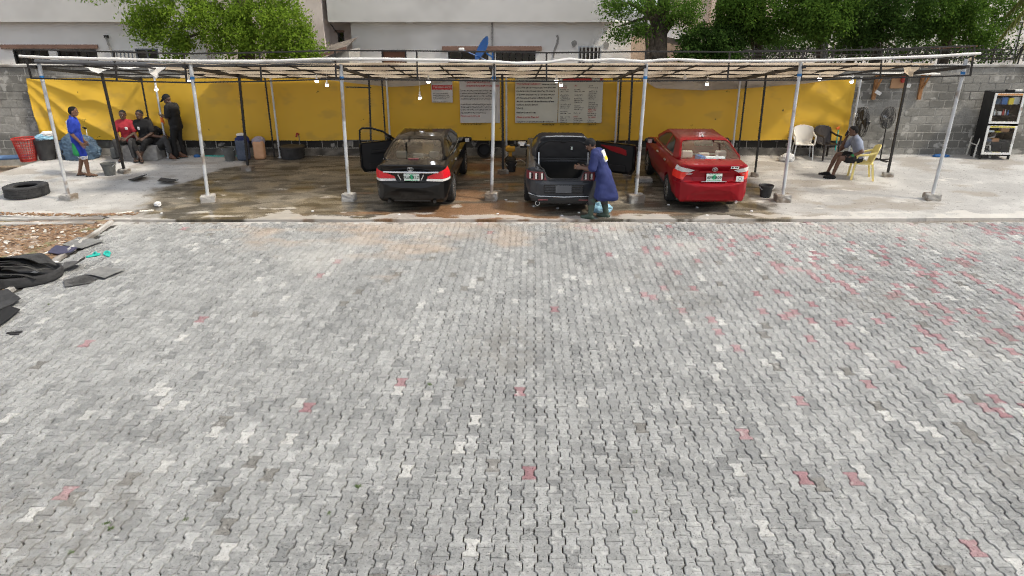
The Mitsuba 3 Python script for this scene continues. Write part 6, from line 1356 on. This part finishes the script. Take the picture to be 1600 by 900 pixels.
k = thing('lone_tyre', 'worn black tyre lying flat on the pale concrete at left', 'tyre'); R_ = .49; tw = .13
part(k, 'carcass', lathe([(.27, -tw * .9), (.40, -tw * 1.05), (.465, -tw), (.49, -tw * .75), (.492, 0), (.49, tw * .75), (.465, tw), (.40, tw * 1.05), (.27, tw * .9), (.265, tw * .6), (.33, tw * .5), (.44, tw * .4), (.44, -tw * .4), (.33, -tw * .5), (.265, -tw * .6), (.27, -tw * .9)], 44, place(-12.33, 17.72, slab_z(17.7) + tw * 1.06)), 'mat_dark', smooth=30)
for z in (-.06, 0, .06): part(k, 'tread_rib', lathe([(.49, z - .018), (.499, z - .014), (.499, z + .014), (.49, z + .018)], 60, place(-12.33, 17.72, slab_z(17.7) + tw * 1.06)), 'mat_dark', smooth=False)
part(k, 'tread_blocks', join(*[moved(box(.488, .502, -.022, .022, -.115, -.085, .003), rz=a) for a in np.linspace(0, 2 * np.pi, 45)[:-1]], *[moved(box(.488, .502, -.022, .022, .085, .115, .003), rz=a) for a in np.linspace(0, 2 * np.pi, 45)[:-1]]), 'mat_dark', M=place(-12.33, 17.72, slab_z(17.7) + tw * 1.06), smooth=False, kind='stuff')
bucket('worn grey bucket beside the front black post block', -11.28, 19.75, .185, .135, .34, 'bucket_grey')
bucket('black bucket on the dry edge right of the red car', 6.40, 17.58, .17, .125, .30, 'bin_black')
bucket('black bucket left of the grey convertible beside its post', -.02, 20.15, .15, .115, .28, 'bin_black')
bucket('grey green bucket by the wall left of the blue jerrycan', -8.52, 21.45, .19, .14, .40, 'bucket_grey')
k = thing('seat_block', 'pale concrete block serving as bench for the two seated men', 'block')
part(k, 'slab', box(-11.75, -10.72, 21.45, 22.0, slab_z(21.8) - .02, slab_z(21.8) + .42, .02), 'block_base')
single('storage_box', 'grey plastic canister left of the man in the red shirt', 'canister', join(box(-12.22, -12.02, 21.6, 21.95, slab_z(21.8), slab_z(21.8) + .34, .04), bar((-12.2, 21.75, slab_z(21.8) + .38), (-12.05, 21.75, slab_z(21.8) + .38), .03), bar((-12.19, 21.75, slab_z(21.8) + .3), (-12.19, 21.75, slab_z(21.8) + .39), .03), bar((-12.06, 21.75, slab_z(21.8) + .3), (-12.06, 21.75, slab_z(21.8) + .39), .03)), 'bucket_grey')
def jerry(label, x, y, w, d, h, m, wrap=None, rz=0):
    k = thing('jerrycan', label, 'jerrycan'); M = place(x, y, slab_z(y), rz=rz)
    part(k, 'body', soften(to_man(box(-w / 2, w / 2, -d / 2, d / 2, 0, h * .86, .05)), .06, 5), m, M=M); part(k, 'neck', lathe([(0, 0), (.045, 0), (.045, .07), (0, .07)], 12, place(w * .25, 0, h * .84)), 'trim_black', M=M)
    part(k, 'handle', tube([(-w * .38, 0, h * .84), (-w * .34, 0, h * .97), (w * .05, 0, h * .97), (w * .1, 0, h * .84)], .022, 7), m, M=M)
    if wrap: part(k, 'wrap', moved(lumpy(w * .60, d * .62, .16, 5, .2), 0, .05, h * .80), wrap, M=M)
    return k
jerry('dark blue grey jerrycan wrapped in white and blue at the second black post', -8.12, 21.5, .36, .30, .74, 'jerry_blue', 'cloth_navy'); jerry('peach coloured jerrycan partly wrapped in lilac sheet', -7.68, 21.65, .34, .30, .66, 'jerry_peach', 'wrap_lilac', .2)
single('white_rag', 'white rag on top of the blue grey jerrycan', 'cloth', moved(lumpy(.15, .12, .05, 9, .3), -8.13, 21.55, slab_z(21.5) + .76), 'cloth_white')
k = thing('round_tub', 'black round tub standing at the wall beside a silver pipe', 'tub')
part(k, 'shell', lathe([(0, .02), (.32, .02), (.36, .33), (.385, .34), (.385, .31), (.37, .30), (.335, .0), (0, .0)], 28, place(-6.72, 21.80, slab_z(21.8))), 'bin_black')
part(k, 'lid', lathe([(.385, .345), (.36, .37), (.1, .40), (0, .40), (0, .345)], 28, place(-6.72, 21.80, slab_z(21.8))), 'bin_black')
k = thing('floor_squeegee', 'floor squeegee with a red tip leaning beside the round black tub', 'squeegee'); part(k, 'stick', tube([(-6.447, 21.7, 0.433), (-6.536, 22.0, 0.927), (-6.568, 22.0, 0.985)], .013, 6), 'grey_pipe'); part(k, 'head', tube([(-6.531, 22.0, 0.966), (-6.571, 21.95, 1.012), (-6.603, 21.95, 0.896)], .028, 7), 'basket_red')
k = thing('lying_bucket', 'black bucket lying on its side at the wall behind the middle silver post', 'bucket'); part(k, 'shell', lathe([(0, .02), (.16, .02), (.21, .34), (.225, .34), (.225, .31), (.215, .3), (.175, 0), (0, 0)], 24, place(-.85, 22.0, slab_z(21.9) + .22, rx=math.radians(86))), 'bin_black')
k = thing('pressure_washer', 'yellow and black pressure washer standing left of the grey convertible', 'pressure washer'); M = place(-.05, 21.0, slab_z(21.0))
local(k, [('tank', box(-.14, .14, -.12, .12, .38, .54, .05), 'tool_yellow'), ('stem', box(-.05, .05, -.05, .05, .12, .40, .015), 'tool_yellow'), ('motor', lathe([(0, .0), (.16, .0), (.17, .16), (.1, .24), (0, .25)], 18), 'trim_black'), ('cap', lathe([(0, 0), (.06, 0), (.05, .05), (0, .05)], 14, place(.05, 0, .53)), 'trim_black'), ('hose', tube([(.1, -.1, .1), (.3, -.25, .18), (.45, -.2, .08), (.5, 0, .02)], .016, 6), 'cabin_beige')], M)
single('concrete_block', 'flat concrete block lying between the convertible and the red car', 'block', box(3.35, 3.8, 18.95, 19.25, slab_z(19.1) - .02, slab_z(19.1) + .10, .015), 'block_base')
single('cloth_bundle', 'pale blue cloth bundle on the floor behind the green boots', 'cloth', moved(lumpy(.26, .18, .15, 13, .3), 2.12, 16.35, slab_z(16.3) + .08), 'cloth_sky', smooth=45)
single('plastic_bag', 'knotted white plastic bag on the concrete by the white chair', 'bag', moved(lumpy(.22, .16, .16, 15, .35), 8.30, 21.4, slab_z(21.4) + .08), 'cloth_white', smooth=45)
k = thing('bottle', 'small water bottle with a blue cap behind the white plastic bag', 'bottle'); part(k, 'body', lathe([(0, 0), (.035, 0), (.035, .18), (.015, .22), (0, .22)], 12, place(8.42, 21.6, slab_z(21.6) + .02)), 'tissue_white'); part(k, 'cap', lathe([(0, .22), (.02, .22), (.02, .25), (0, .25)], 10, place(8.42, 21.6, slab_z(21.6) + .02)), 'tissue_blue')
k = thing('floor_squeegee', 'green handled squeegee with an orange tip behind the brown chair', 'squeegee'); part(k, 'stick', tube([(9.94, 21.9, 0.495), (10.0, 22.05, 1.113)], .018, 6), 'teal'); part(k, 'head', tube([(10.0, 22.05, 1.113), (9.987, 22.0, 1.178), (9.893, 21.95, 1.147)], .03, 7), 'cloth_orange')
single('blue_rag', 'bright blue rag on the floor left of the tall cabinet', 'cloth', moved(lumpy(.26, .10, .06, 17, .3), 13.25, 21.95, slab_z(21.9) + .03), 'tissue_blue')
single('blue_scoop', 'small bright blue scoop on the floor by the man in the cap', 'scoop', moved(lumpy(.10, .07, .06, 19, .2), -9.72, 21.9, slab_z(21.9) + .03), 'tissue_blue')
single('paper_cup', 'white crumpled cup on the wet concrete near the second silver post', 'cup', moved(lumpy(.09, .07, .07, 21, .35), -8.573, 16.75, slab_z(16.8) + .05), 'cloth_white', smooth=40)
single('hose', 'thin green hose lying along the foot of the wall', 'hose', tube([(-9.6 + .2 * i, 21.97 + .02 * math.sin(i * 1.7), slab_z(21.9) + .02) for i in range(7)], .018, 6), 'teal')
for i, (c_, a, L, lab) in enumerate((((-9.121, 16.213, 0.05), .55, .34, 'pale wooden lath on the wet concrete at left'), ((-8.665, 16.363, 0.057), .35, .30, 'second pale lath right of the first one on wet concrete'))):
    single('wood_lath', lab, 'lath', moved(box(-L / 2, L / 2, -.04, .04, 0, .02, .004), c_[0], c_[1], c_[2], rz=a), 'rubble')
rg = np.random.default_rng(31)
for i in range(16):
    x, y = rg.uniform(-9, 6), rg.uniform(15.95, 17.3)
    single('litter', 'small scrap of pale litter on the wet concrete', 'litter', moved(lumpy(.035, .03, .018, 40 + i, .4, 2), x, y, slab_z(y) + .006), 'cloth_white', 'scraps of pale litter on the wet concrete')

# ------------------------------------------------------------------ car mats and slippers on the paving
def floor_mat(label, pts, m, lift=0.0, curl=(0, 0, 0), seed=0, thick=.012, rib=False, on_slab=False, name='car_mat'):
    pg = sg.Polygon(pts).buffer(.03).buffer(-.03).buffer(-.02).buffer(.02); me = tm(ext(pg, 'z', 0, thick).refine_to_length(.035)); v = me.vertices
    z = (np.mean([slab_z(b) for _, b in pts]) if on_slab else .004) + lift
    cx, cy, a = curl; q = v[:, 0] * math.cos(a) + v[:, 1] * math.sin(a); t = np.clip((q - cx) / max(q.max() - cx, .01), 0, 1)
    n_ = meshkit.fbm(np.stack([v[:, 0] * 4, v[:, 1] * 4, 0 * q], -1), 3, seed)
    v[:, 2] += z + cy * t ** 2 + .022 * n_ * (1 - .0 * t)
    if cy > .15: v[:, 0] -= math.cos(a) * cy * .8 * t ** 3; v[:, 1] -= math.sin(a) * cy * .8 * t ** 3
    k = thing(name, label, 'car mat'); me.vertices = v; part(k, 'sheet', me, m, smooth=40)
    if rib:
        c = np.mean(np.array(pts), 0); d = np.array(pts[1]) - np.array(pts[0]); d = d / np.linalg.norm(d); nrm = np.array([-d[1], d[0]])
        for i in range(7):
            o = c + nrm * (i - 3) * .055
            part(k, 'rib', bar((*(o - d * .18), z + thick + .016), (*(o + d * .18), z + thick + .016), .018, .008), m)
    return k
def P2(*q): return [(a[0], a[1]) for a in q]
floor_mat('faded navy mat across the kerb at the verge', P2((-9.142, 13.286, 0.0), (-9.246, 13.735, 0.0), (-8.71, 13.569, 0.0), (-8.675, 13.286, 0.0), (-8.857, 13.168, 0.0)), 'navy_rubber', .03, seed=1)
floor_mat('large pale grey mat beside the navy one at the kerb', P2((-9.141, 13.777, 0.0), (-9.126, 14.347, 0.0), (-8.456, 14.079, 0.0), (-8.633, 13.569, 0.0)), 'mat_grey', .02, (0, 0, 0), 2)
floor_mat('dark mat with a curled end between slippers and ribbed mat', P2((-8.242, 12.252, 0.0), (-8.456, 12.677, 0.0), (-8.366, 12.751, 0.0), (-7.828, 12.568, 0.0), (-7.838, 12.391, 0.0), (-7.976, 12.321, 0.0)), 'grey_rubber', .03, (-8.4, .16, 0), 3)
floor_mat('square grey mat lying over the corner of the ribbed mat', P2((-7.729, 12.049, 0.0), (-7.631, 12.426, 0.0), (-7.115, 12.321, 0.0), (-7.253, 11.851, 0.0)), 'mat_grey', .03, seed=4)
floor_mat('dark ribbed mat with rounded ends on the paving at left', P2((-7.956, 11.787, 0.0), (-7.747, 12.082, 0.0), (-7.414, 11.916, 0.0), (-7.42, 11.659, 0.0), (-7.738, 11.473, 0.0)), 'grey_rubber', 0, seed=5, rib=True)
floor_mat('small black mat piece with a raised end on the pale concrete by the bucket', P2((-10.451, 19.077, 0.17), (-10.312, 19.552, 0.19), (-10.101, 19.483, 0.187), (-10.012, 19.144, 0.173), (-10.143, 18.946, 0.165)), 'mat_dark', .01, (-10.55, .10, 0), 6, on_slab=True)
floor_mat('small black mat piece at the edge of the wet ground', P2((-9.483, 18.751, 0.157), (-9.605, 19.211, 0.176), (-9.001, 18.946, 0.165), (-9.061, 18.687, 0.154)), 'mat_dark', .01, (-9.8, .05, 3.14), 7, on_slab=True)
floor_mat('black carpet mat folded on the paving at the left edge', P2((-8.631, 10.507, 0.0), (-8.682, 11.115, 0.0), (-8.555, 11.232, 0.0), (-8.079, 10.831, 0.0), (-8.049, 10.56, 0.0), (-8.131, 10.3, 0.0)), 'mat_dark', .05, (-8.8, .14, -.3), 8)
floor_mat('jet black carpet mat nearest the camera at the left edge', P2((-8.14, 9.811, 0.0), (-8.236, 10.454, 0.0), (-8.152, 10.56, 0.0), (-7.813, 10.402, 0.0), (-7.746, 9.978, 0.0), (-7.724, 9.627, 0.0)), 'cloth_black', .03, (-8.6, .08, -.3), 9)
tb = thing('boot_tray', 'large black rubber boot tray at the left edge heaped with mats', 'boot tray'); tc = (-8.686, 11.565, 0.0)
a = np.linspace(0, 2 * np.pi, 60); ov = np.stack([.92 * np.sign(np.cos(a)) * np.abs(np.cos(a)) ** .8, .52 * np.sign(np.sin(a)) * np.abs(np.sin(a)) ** .8], -1)
tray = ext(sg.Polygon(ov), 'z', 0, .18) - ext(sg.Polygon(ov * .94), 'z', .03, .5)
part(tb, 'shell', soften(tray, .08, 3), 'mat_dark', M=place(tc[0] - .32, tc[1] + .30, .005, rz=.12), smooth=40)
for i, (px, py, w, d, lift, rz, tx_, m, lab) in enumerate(((10, 436, 1.05, .62, .30, .15, .10, 'mat_dark', 'broad black mat lying lowest over the boot tray'), (18, 430, .95, .52, .42, .05, .14, 'grey_rubber', 'dark grey ribbed mat leaning over the right end of the boot tray'), (2, 428, 1.0, .5, .50, .22, .10, 'mat_dark', 'second black mat on the heap in the boot tray'), (22, 424, .95, .46, .56, -.05, .12, 'mat_dark', 'topmost black mat on the heap in the boot tray'))):
    c = np.array((-8.749, 11.628, 0.0)) + np.array([(px - 15) * .014, .12 + (436 - py) * .012, 0])
    def fn(u, v, w=w, d=d):
        x, y = (u - .5) * w, (v - .5) * d; e = np.clip(np.abs(u - .5) * 2 - .3, 0, 1)
        return x, y, -.30 * e ** 2 * (.6 + .4 * v) - .05 * np.abs(v - .5) + .05 * np.sin(u * 7 + i) * v
    g1 = grid(fn, 30, 16); g2 = g1.copy(); g2.vertices[:, 2] -= .012; g2.invert()
    k = thing('car_mat', lab, 'car mat'); part(k, 'sheet', join(g1, g2), m, M=place(c[0], c[1], lift - .10, rz=rz, rx=-tx_ - .12), smooth=40)
    if i == 1: part(k, 'ribs', join(*[bar((.12 + .035 * j, -.2, -.002 - .30 * max(0, (.12 + .035 * j) / .475 - .3) ** 2 * .7), (.12 + .035 * j, .2, .01 - .30 * max(0, (.12 + .035 * j) / .475 - .3) ** 2 * .95), .012, .010) for j in range(9)]), m, M=place(c[0], c[1], lift - .09, rz=rz, rx=-tx_ - .12), kind='stuff')
for i, (px, py, rz, lab) in enumerate(((146, 400.5, .9, 'teal slipper lying left of its pair on the paving'), (164, 398.5, 2.2, 'teal slipper lying right of its pair, toe to the camera'))):
    c = [(-8.192, 13.187, 0.0), (-7.948, 13.246, 0.0)][i]; k = thing('slipper', lab, 'slipper', None); M = place(c[0], c[1], .004, rz=rz - 1.57, sc=.95)
    part(k, 'sole', soften(hull_of(((0, -.10, .015), .042), ((.012, .09, .015), .052), ((-.01, .09, .015), .05)) ^ mbox(-1, 1, -1, 1, 0, .03), .03, 1), 'teal', M=M); part(k, 'strap', tube([(-.06, .02, .015), (-.035, .055, .06), (.0, .06, .07), (.04, .055, .06), (.065, .02, .015)], .018, 7), 'teal', M=M)
single('dark_stick', 'short dark stick on the paving at the left edge', 'stick', join(bar((*(-7.494, 9.582, 0.0)[:2], .015), (*(-7.295, 9.627, 0.0)[:2], .02), .03, .02), bar((*(-7.431, 9.559, 0.0)[:2], .012), (*(-7.299, 9.559, 0.0)[:2], .012), .025, .015)), 'mat_dark')
single('paper_scrap', 'white paper scrap on the paving by the boot tray', 'paper', moved(lumpy(.09, .06, .015, 23, .3, 3), *(-8.728, 12.787, 0.0)[:2], .02), 'cloth_white')
single('paper_scrap', 'crumpled pale rag under the right end of the boot tray', 'rag', moved(lumpy(.12, .08, .05, 25, .35, 3), *(-8.266, 11.755, 0.0)[:2], .03), 'cabin_beige')
mat('weed', (.07, .11, .03), .8)
wl = ['green weed tuft near the bottom left, right one of a pair', 'green weed tuft near the bottom left, left one of a pair', 'green weed tuft in the lower left corner area of the paving', 'green weed tuft on the paving below the black car, left of centre', 'weed tuft at the bottom, between the lower left pair and the middle', 'weed tuft at the bottom edge just left of the middle', 'weed tuft right of the jet black carpet mat, farther from camera', 'weed tuft at lower middle of the paving', 'weed tuft right of the jet black carpet mat, nearer to camera', 'weed tuft at lower right of the middle of the paving']
for i, (px, py) in enumerate(((172,826), (168,818), (112,863), (671,601), (290,812), (515,803), (128,476), (560,760), (77,475), (993,801))):
    c = [(-3.716, 5.32, 0.0), (-3.778, 5.39, 0.0), (-3.893, 5.011, 0.0), (-1.059, 8.046, 0.0), (-3.071, 5.444, 0.0), (-1.736, 5.526, 0.0), (-7.569, 10.721, 0.0), (-1.547, 5.948, 0.0), (-7.412, 10.428, 0.0), (1.179, 5.545, 0.0)][i]; r = np.random.default_rng(100 + i); ms = []
    for j in range(26):
        d = unit(r.normal(0, 1, 3) * [1, 1, .3] + [0, 0, .7]); L = r.uniform(.012, .032); b = np.array(c) + [*r.normal(0, .012, 2), 0]
        s_ = unit(np.cross(d, [0, 0, 1.])) * .006; ms.append(trimesh.Trimesh([b - s_, b + s_, b + d * L, b - s_ + (0, 0, -.004), b + s_ + (0, 0, -.004)], [[0, 1, 2], [3, 2, 4]], process=False))
    single('weed_tuft', wl[i], 'weed', join(ms), 'weed', 'weed tufts in the joints of the paving', smooth=False)
